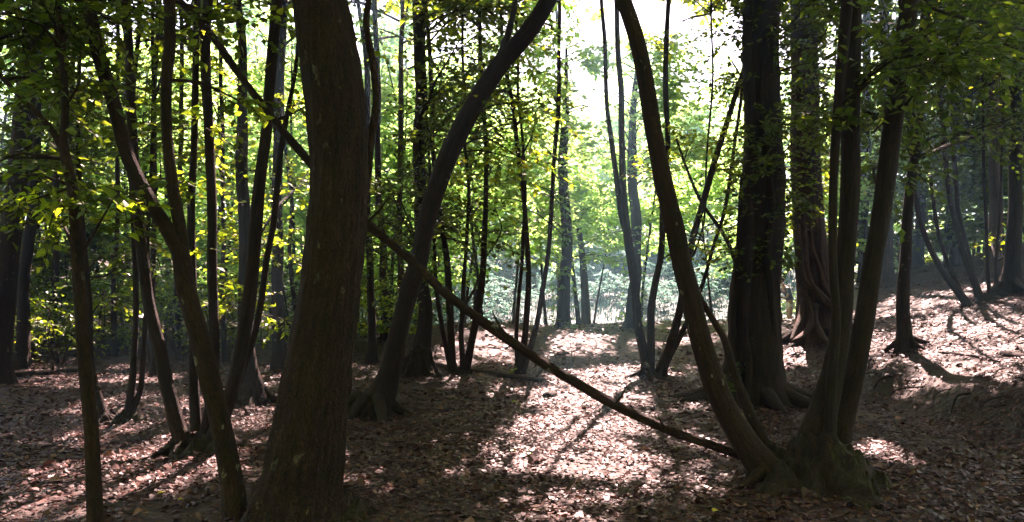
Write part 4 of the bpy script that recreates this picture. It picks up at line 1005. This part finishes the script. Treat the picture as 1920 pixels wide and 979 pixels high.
ST = [('thin fallen branch lying parallel in front of the left log', [(-10, 727), (40, 727), (80, 728)], [6, 6, 3]),
      ('thick crooked branch on the litter at the left edge', [(-10, 780), (30, 778), (66, 768)], [9, 8, 5]),
      ('pale branch leaning into the stool of the small left coppice', [(190, 826), (230, 804), (262, 785), (285, 776)], [9, 9, 8, 5]),
      ('broken branch beside the foot of the slim left tree', [(192, 952), (222, 958), (250, 968)], [14, 14, 8]),
      ('long twig lying from the coppice stool to the left', [(160, 852), (205, 846), (250, 836), (300, 826)], [5, 5, 4, 3]),
      ('pale forked twig lit by the sun left of the forked trunk', [(228, 858), (243, 852), (256, 842)], [4, 4, 2]),
      ('short stick on the litter below the centre log', [(1024, 748), (1040, 742)], [16, 10]),
      ('thin stick across the litter in the lower centre', [(830, 968), (870, 972), (910, 974)], [7, 7, 4]),
      ('dark short branch in the shade of the lower centre', [(950, 846), (980, 846), (1000, 850)], [7, 7, 4]),
      ('bent stick left of the leaning trunk root', [(655, 738), (672, 728), (690, 722)], [6, 6, 3]),
      ('straight stick right of the leaning trunk root', [(745, 734), (770, 744), (795, 752)], [5, 5, 3]),
      ('thin stick lying across the upper right bank', [(1640, 624), (1690, 616), (1740, 606)], [5, 5, 3]),
      ('long straight stick across the sunny right bank', [(1760, 662), (1820, 668), (1880, 680)], [5, 5, 3]),
      ('dark log piece on the sunny bank at the right edge', [(1880, 666), (1900, 670), (1930, 672)], [12, 13, 9]),
      ('stick in shade in front of the cut bank', [(1640, 890), (1690, 898), (1740, 906)], [7, 6, 4]),
      ('small stick near the big ivy trunk roots', [(1270, 745), (1300, 735), (1330, 728)], [8, 7, 4]),
      ('thin twig on the ridge path', [(1040, 668), (1075, 660), (1100, 655)], [4, 4, 2]),
      ('twig fallen across the litter behind the forked trunk', [(500, 764), (530, 772), (552, 778)], [5, 4, 3]),
      ('stick on the left litter in front of the shade', [(60, 845), (95, 836), (130, 832)], [6, 5, 3])]
for lab, pix, ws in ST: log('fallen_branch', lab, pix, ws, cat='branch', group='branches lying on the leaf litter')

# roots hanging out of the cut bank
ro = np.array([5.1, 9.2, float(H(5.3, 9.2))]); rb = tag(empty('bank_roots', ro), 'tangle of dark roots hanging from the cut earth bank at right', 'roots')
for k in range(7):
    y_ = 7.5+4*rng.random(); xs = np.linspace(4.4, 5.8, 60); hs = H(xs, np.full(60, y_)); i = int(np.argmax(np.gradient(hs))); xt = xs[min(i+4, 59)]
    p0 = np.array([xt+.08, y_, float(H(xt+.08, y_))-.02]); L = rng.uniform(.1, .42); sw = rng.normal(0, .22)
    tube_obj('root', rb, ro, [p0, p0+np.array([-.16, sw*.3, -.03]), p0+np.array([-.24, sw*.7, -.5*L]), p0+np.array([-.26+rng.normal(0, .04), sw, -L])], list(np.array([.016, .014, .010, .003])*rng.uniform(.4, 1.2)), BARK_MOSS, sides=6, step=.05, rough=.15, wob=.08, seed=k)

# bits of twig strewn through the litter
p, a, b, u, s_ = litter_frames(2600, 4.0, 16, .22, .12)
v, qd = twig_prisms(p+np.array([0, 0, .02]), nrm(a*np.array([1, 1, .3])), s_*1.0, .0045)
tag(link('twig_debris', mesh_data('twig_debris', v, [qd], [DEADWOOD], attrs={'bark': v}), floor), 'short broken twigs strewn through the leaf litter', kind='stuff')

# small plants
def plant(label, base, tips, size, meshes, d=None, nl=6, name='seedling'):
    g = ghit(*base); o = empty(name, g); tag(o, label, 'plant')
    for k, (px, py) in enumerate(tips):
        t = P(px, py, g[1]+rng.uniform(-.08, .08)); mid = (g+t)/2+rng.normal(0, .02, 3)
        tube_obj('stem', o, g, [g-np.array([0, 0, .03]), mid, t], [.007, .005, .002], BARK, sides=5, step=.08)
        if nl:
            dd = nrm(t-mid)
            fr = leaf_frames(np.array([mid]), np.array([nrm(dd+np.array([.2, 0, 0]))]), np.array([np.linalg.norm(t-mid)]), nl, size, rng, .6)
            for i in range(nl):
                lf = link('leaf', meshes[i % len(meshes)], o); lf.matrix_local = leaf_matrix(fr[0][i]-g, fr[1][i], fr[2][i], fr[3][i], fr[4][i])
    return o
plant('small glossy-leaved seedling between the right leaning trunk and the ivy trunk', (1372, 760), [(1358, 700), (1372, 672), (1384, 690), (1390, 668), (1364, 720)], .075, GLOSSY_LEAVES, nl=8)
plant('bare thin sapling in front of the ivy-covered ridge trunk', (1074, 680), [(1066, 600), (1090, 640)], .05, GREEN_LEAVES, nl=0)
plant('tiny green seedling at the foot of the middle thin coppice', (962, 706), [(955, 690), (966, 686)], .07, GREEN_LEAVES, nl=5)
plant('tiny seedling on open litter right of the leaning trunk', (968, 762), [(963, 752), (972, 754)], .05, GREEN_LEAVES, nl=4)
plant('small leafy shoot in front of the fan-shaped coppice', (1262, 655), [(1258, 634), (1266, 628)], .08, GREEN_LEAVES, nl=5)
plant('yellow-green seedling at the foot of the root-wrapped mound', (1492, 640), [(1486, 630), (1496, 634)], .07, GREEN_LEAVES, nl=5)
# dead scrub in the dark left background
for i, (px, d) in enumerate([(60, 15.5), (115, 14.5), (180, 15), (290, 14.5), (340, 15), (410, 16), (560, 16.5), (650, 16)]):
    x = (px-960)/F*d; o3 = np.array([x, d, float(H(x, d))]); o = empty('dead_shrub', o3)
    tag(o, 'leafless brown scrub in the left background, %s%s' % (ORD[i], '' if i == 0 else ' from the left'), 'shrub', 'leafless scrub')
    for k in range(9):
        az = rng.uniform(0, 6.28); tl = rng.uniform(.2, .7); hgt = rng.uniform(.5, 1.5)
        e = o3+np.array([math.cos(az)*tl, math.sin(az)*tl, hgt])
        tube_obj('twig', o, o3, [o3-np.array([0, 0, .05]), (o3+e)/2+rng.normal(0, .08, 3), e], [.012, .008, .003], DEADWOOD, sides=5, step=.2, wob=.03, seed=k)

# ------------------------------------------------------------------ the person behind the root-wrapped tree
def plain(name, col, rough=.8):
    m, nt, n, l, b = mat(name); b.inputs['Roughness'].default_value = rough
    g = n.new('ShaderNodeTexCoord'); t = noise(n, l, g.outputs['Object'], 14, 3)
    r = ramp(n, [(.3, tuple(c*.8 for c in col)), (.7, tuple(min(1, c*1.12) for c in col))]); l.new(t.outputs['Fac'], r.inputs['Fac']); l.new(r.outputs['Color'], b.inputs['Base Color'])
    return m
SKIN = plain('skin', (.50, .30, .22), .55); SHIRT = plain('blue_shirt', (.07, .09, .20)); SHORTS = plain('white_shorts', (.75, .72, .68)); HAIR = plain('brown_hair', (.06, .035, .02)); SHOE = plain('dark_shoe', (.05, .045, .04))
def skin_obj(name, parent, verts, edges, radii, m, levels=2):
    me = bpy.data.meshes.new(name+'_skeleton'); me.from_pydata([tuple(v) for v in verts], edges, [])
    o = bpy.data.objects.new(name+'_skeleton', me); COL.objects.link(o)
    md = o.modifiers.new('Skin', 'SKIN'); md.use_smooth_shade = True; md.branch_smoothing = .4
    for i, r_ in enumerate(radii):
        sv = me.skin_vertices[0].data[i]; sv.radius = r_ if isinstance(r_, tuple) else (r_, r_); sv.use_root = (i == 0)
    s2 = o.modifiers.new('Sub', 'SUBSURF'); s2.levels = levels; s2.render_levels = levels
    dg = bpy.context.evaluated_depsgraph_get(); ev = o.evaluated_get(dg)
    res = bpy.data.meshes.new_from_object(ev, depsgraph=dg); res.name = name
    bpy.data.objects.remove(o); bpy.data.meshes.remove(me)
    res.materials.clear(); res.materials.append(m)
    for p_ in res.polygons: p_.use_smooth = True
    return link(name, res, parent)
def person():
    d = 26.5; b = P(1481, 592, d); o3 = np.array([b[0], d, float(H(b[0], d))])
    root = empty('person', o3); root.rotation_euler = (0, 0, math.radians(-70)); tag(root, 'person in dark blue top and white shorts leaning forward behind the root-wrapped trunk', 'person')
    # local frame: x right, -y forward, z up ; the torso leans forward
    v = [(0, 0, .95), (0, -.02, 1.08), (0, -.10, 1.24), (0, -.20, 1.38), (0, -.26, 1.46), (0, -.31, 1.54)]; r = [(.15, .115), (.13, .10), (.145, .11), (.13, .10), (.055, .06), (.055, .06)]
    e = [(0, 1), (1, 2), (2, 3), (3, 4), (4, 5)]
    def chain(start, pts):
        prev = start
        for (x, y, z, rr) in pts:
            v.append((x, y, z)); r.append(rr); e.append((prev, len(v)-1)); prev = len(v)-1
        return prev
    hands = []
    for s_ in (-1, 1):
        chain(0, [(s_*.10, 0, .86, .095), (s_*.11, -.05*s_, .70, .080), (s_*.11, -.05*s_-.03, .47, .055), (s_*.11, -.02*s_, .30, .058), (s_*.11, .04-.02*s_, .10, .038), (s_*.11, .05-.02*s_, .05, .042), (s_*.12, -.10-.02*s_, .035, .035)])
        k = chain(3, [(s_*.19, -.20, 1.36, .062), (s_*.23, -.24, 1.20, .048), (s_*.24, -.29, 1.08, .042), (s_*.20, -.40, 1.06, .036), (s_*.15, -.50, 1.08, .026), (s_*.13, -.55, 1.085, (.036, .018))])
        hands.append((k, s_))
    for k, s_ in hands:
        for f in range(4):
            o_ = (f-1.5)*.019
            chain(k, [(s_*.12+o_, -.585, 1.085, .0085), (s_*.12+o_*1.1, -.615+abs(f-1.4)*.006, 1.075, .008), (s_*.12+o_*1.1, -.63+abs(f-1.4)*.008, 1.055, .007)])
        chain(k, [(s_*.13-s_*.035, -.55, 1.10, .009), (s_*.13-s_*.05, -.585, 1.10, .008)])
    body = skin_obj('body', root, v, e, r, SKIN)
    # head
    def blob(name, c, rx, ry, rz, m, cut=None, nose=False):
        th = np.linspace(0, 2*np.pi, 24, endpoint=False); ph = np.linspace(.02, np.pi-.02, 16); A, Bq = np.meshgrid(th, ph)
        x = rx*np.sin(Bq)*np.cos(A); yy = ry*np.sin(Bq)*np.sin(A); z = rz*np.cos(Bq)
        if nose:
            f = np.exp(-((x/.018)**2+((z+.012)/.03)**2))*(yy < 0); yy = yy-.028*f
            for sx_ in (-1, 1): yy = yy+.012*np.exp(-(((x-sx_*.032)/.018)**2+((z-.015)/.014)**2))*(yy < 0)
            yy = yy-.006*np.exp(-((x/.03)**2+((z+.055)/.010)**2))*(yy < 0); x = x*np.where(z < -.03, 1-(-z-.03)*2.2, 1)
        V = np.stack([x, yy, z], -1).reshape(-1, 3)+np.array(c); idx = np.arange(len(V)).reshape(16, 24); nx = np.roll(idx, -1, 1)
        q = np.stack([idx[:-1], idx[1:], nx[1:], nx[:-1]], -1).reshape(-1, 4)
        return link(name, mesh_data(name, V, [q], [m]), root)
    hc = (0, -.36, 1.63); blob('head', hc, .076, .098, .118, SKIN, nose=True); blob('hair', (0, -.335, 1.655), .084, .098, .105, HAIR)
    for s_ in (-1, 1):
        blob('ear', (s_*.078, -.345, 1.625), .012, .02, .032, SKIN); blob('eye', (s_*.032, -.444, 1.645), .012, .008, .008, HAIR)
        blob('shoe', (s_*.12, -.03-.02*s_, .045), .048, .13, .045, SHOE)
    sv = [(0, 0, .93), (0, -.02, 1.08), (0, -.10, 1.24), (0, -.20, 1.385), (0, -.24, 1.43)]; sr = [(.165, .13), (.148, .118), (.16, .125), (.142, .112), (.075, .075)]; se = [(0, 1), (1, 2), (2, 3), (3, 4)]
    for s_ in (-1, 1):
        sv += [(s_*.19, -.20, 1.36), (s_*.235, -.25, 1.17)]; sr += [.074, .062]; se += [(3, len(sv)-2), (len(sv)-2, len(sv)-1)]
    skin_obj('shirt', root, sv, se, sr, SHIRT)
    hv = [(0, 0, .95), (0, -.005, 1.0)]; hr = [(.165, .135), (.155, .125)]; he = [(0, 1)]
    for s_ in (-1, 1):
        hv += [(s_*.10, 0, .86), (s_*.11, -.05*s_, .66)]; hr += [.112, .105]; he += [(0, len(hv)-2), (len(hv)-2, len(hv)-1)]
    skin_obj('shorts', root, hv, he, hr, SHORTS)
person()

# ------------------------------------------------------------------ haze in the air of the wood
if HAZE_DENSITY > 0:
    hm = bpy.data.materials.new('haze'); hm.use_nodes = True; nt = hm.node_tree; nt.nodes.remove(nt.nodes['Principled BSDF'])
    pv = nt.nodes.new('ShaderNodeVolumePrincipled'); pv.inputs['Color'].default_value = (.36, .78, 1.0, 1); pv.inputs['Density'].default_value = HAZE_DENSITY
    pv.inputs['Anisotropy'].default_value = .6
    nt.links.new(pv.outputs[0], nt.nodes['Material Output'].inputs['Volume'])
    x0, x1, y0, y1, z0, z1 = -270, 270, -70, 340, -2.0, 31.0
    V = np.array([(x, y, z) for x in (x0, x1) for y in (y0, y1) for z in (z0, z1)], float)
    fcs = np.array([(0, 1, 3, 2), (4, 6, 7, 5), (0, 4, 5, 1), (2, 3, 7, 6), (0, 2, 6, 4), (1, 5, 7, 3)])
    hz = link('haze', mesh_data('haze', V, [fcs], [hm], smooth=False)); tag(hz, 'thin pale haze in the air of the wood', 'haze', kind='stuff')
tot = sum(sum(len(p.vertices)-2 for p in m.polygons) for m in bpy.data.meshes if len(m.polygons) < 400) + sum(len(m.polygons)*1.5 for m in bpy.data.meshes if len(m.polygons) >= 400)
print('TRIS about', int(tot), 'objects', len(bpy.data.objects))
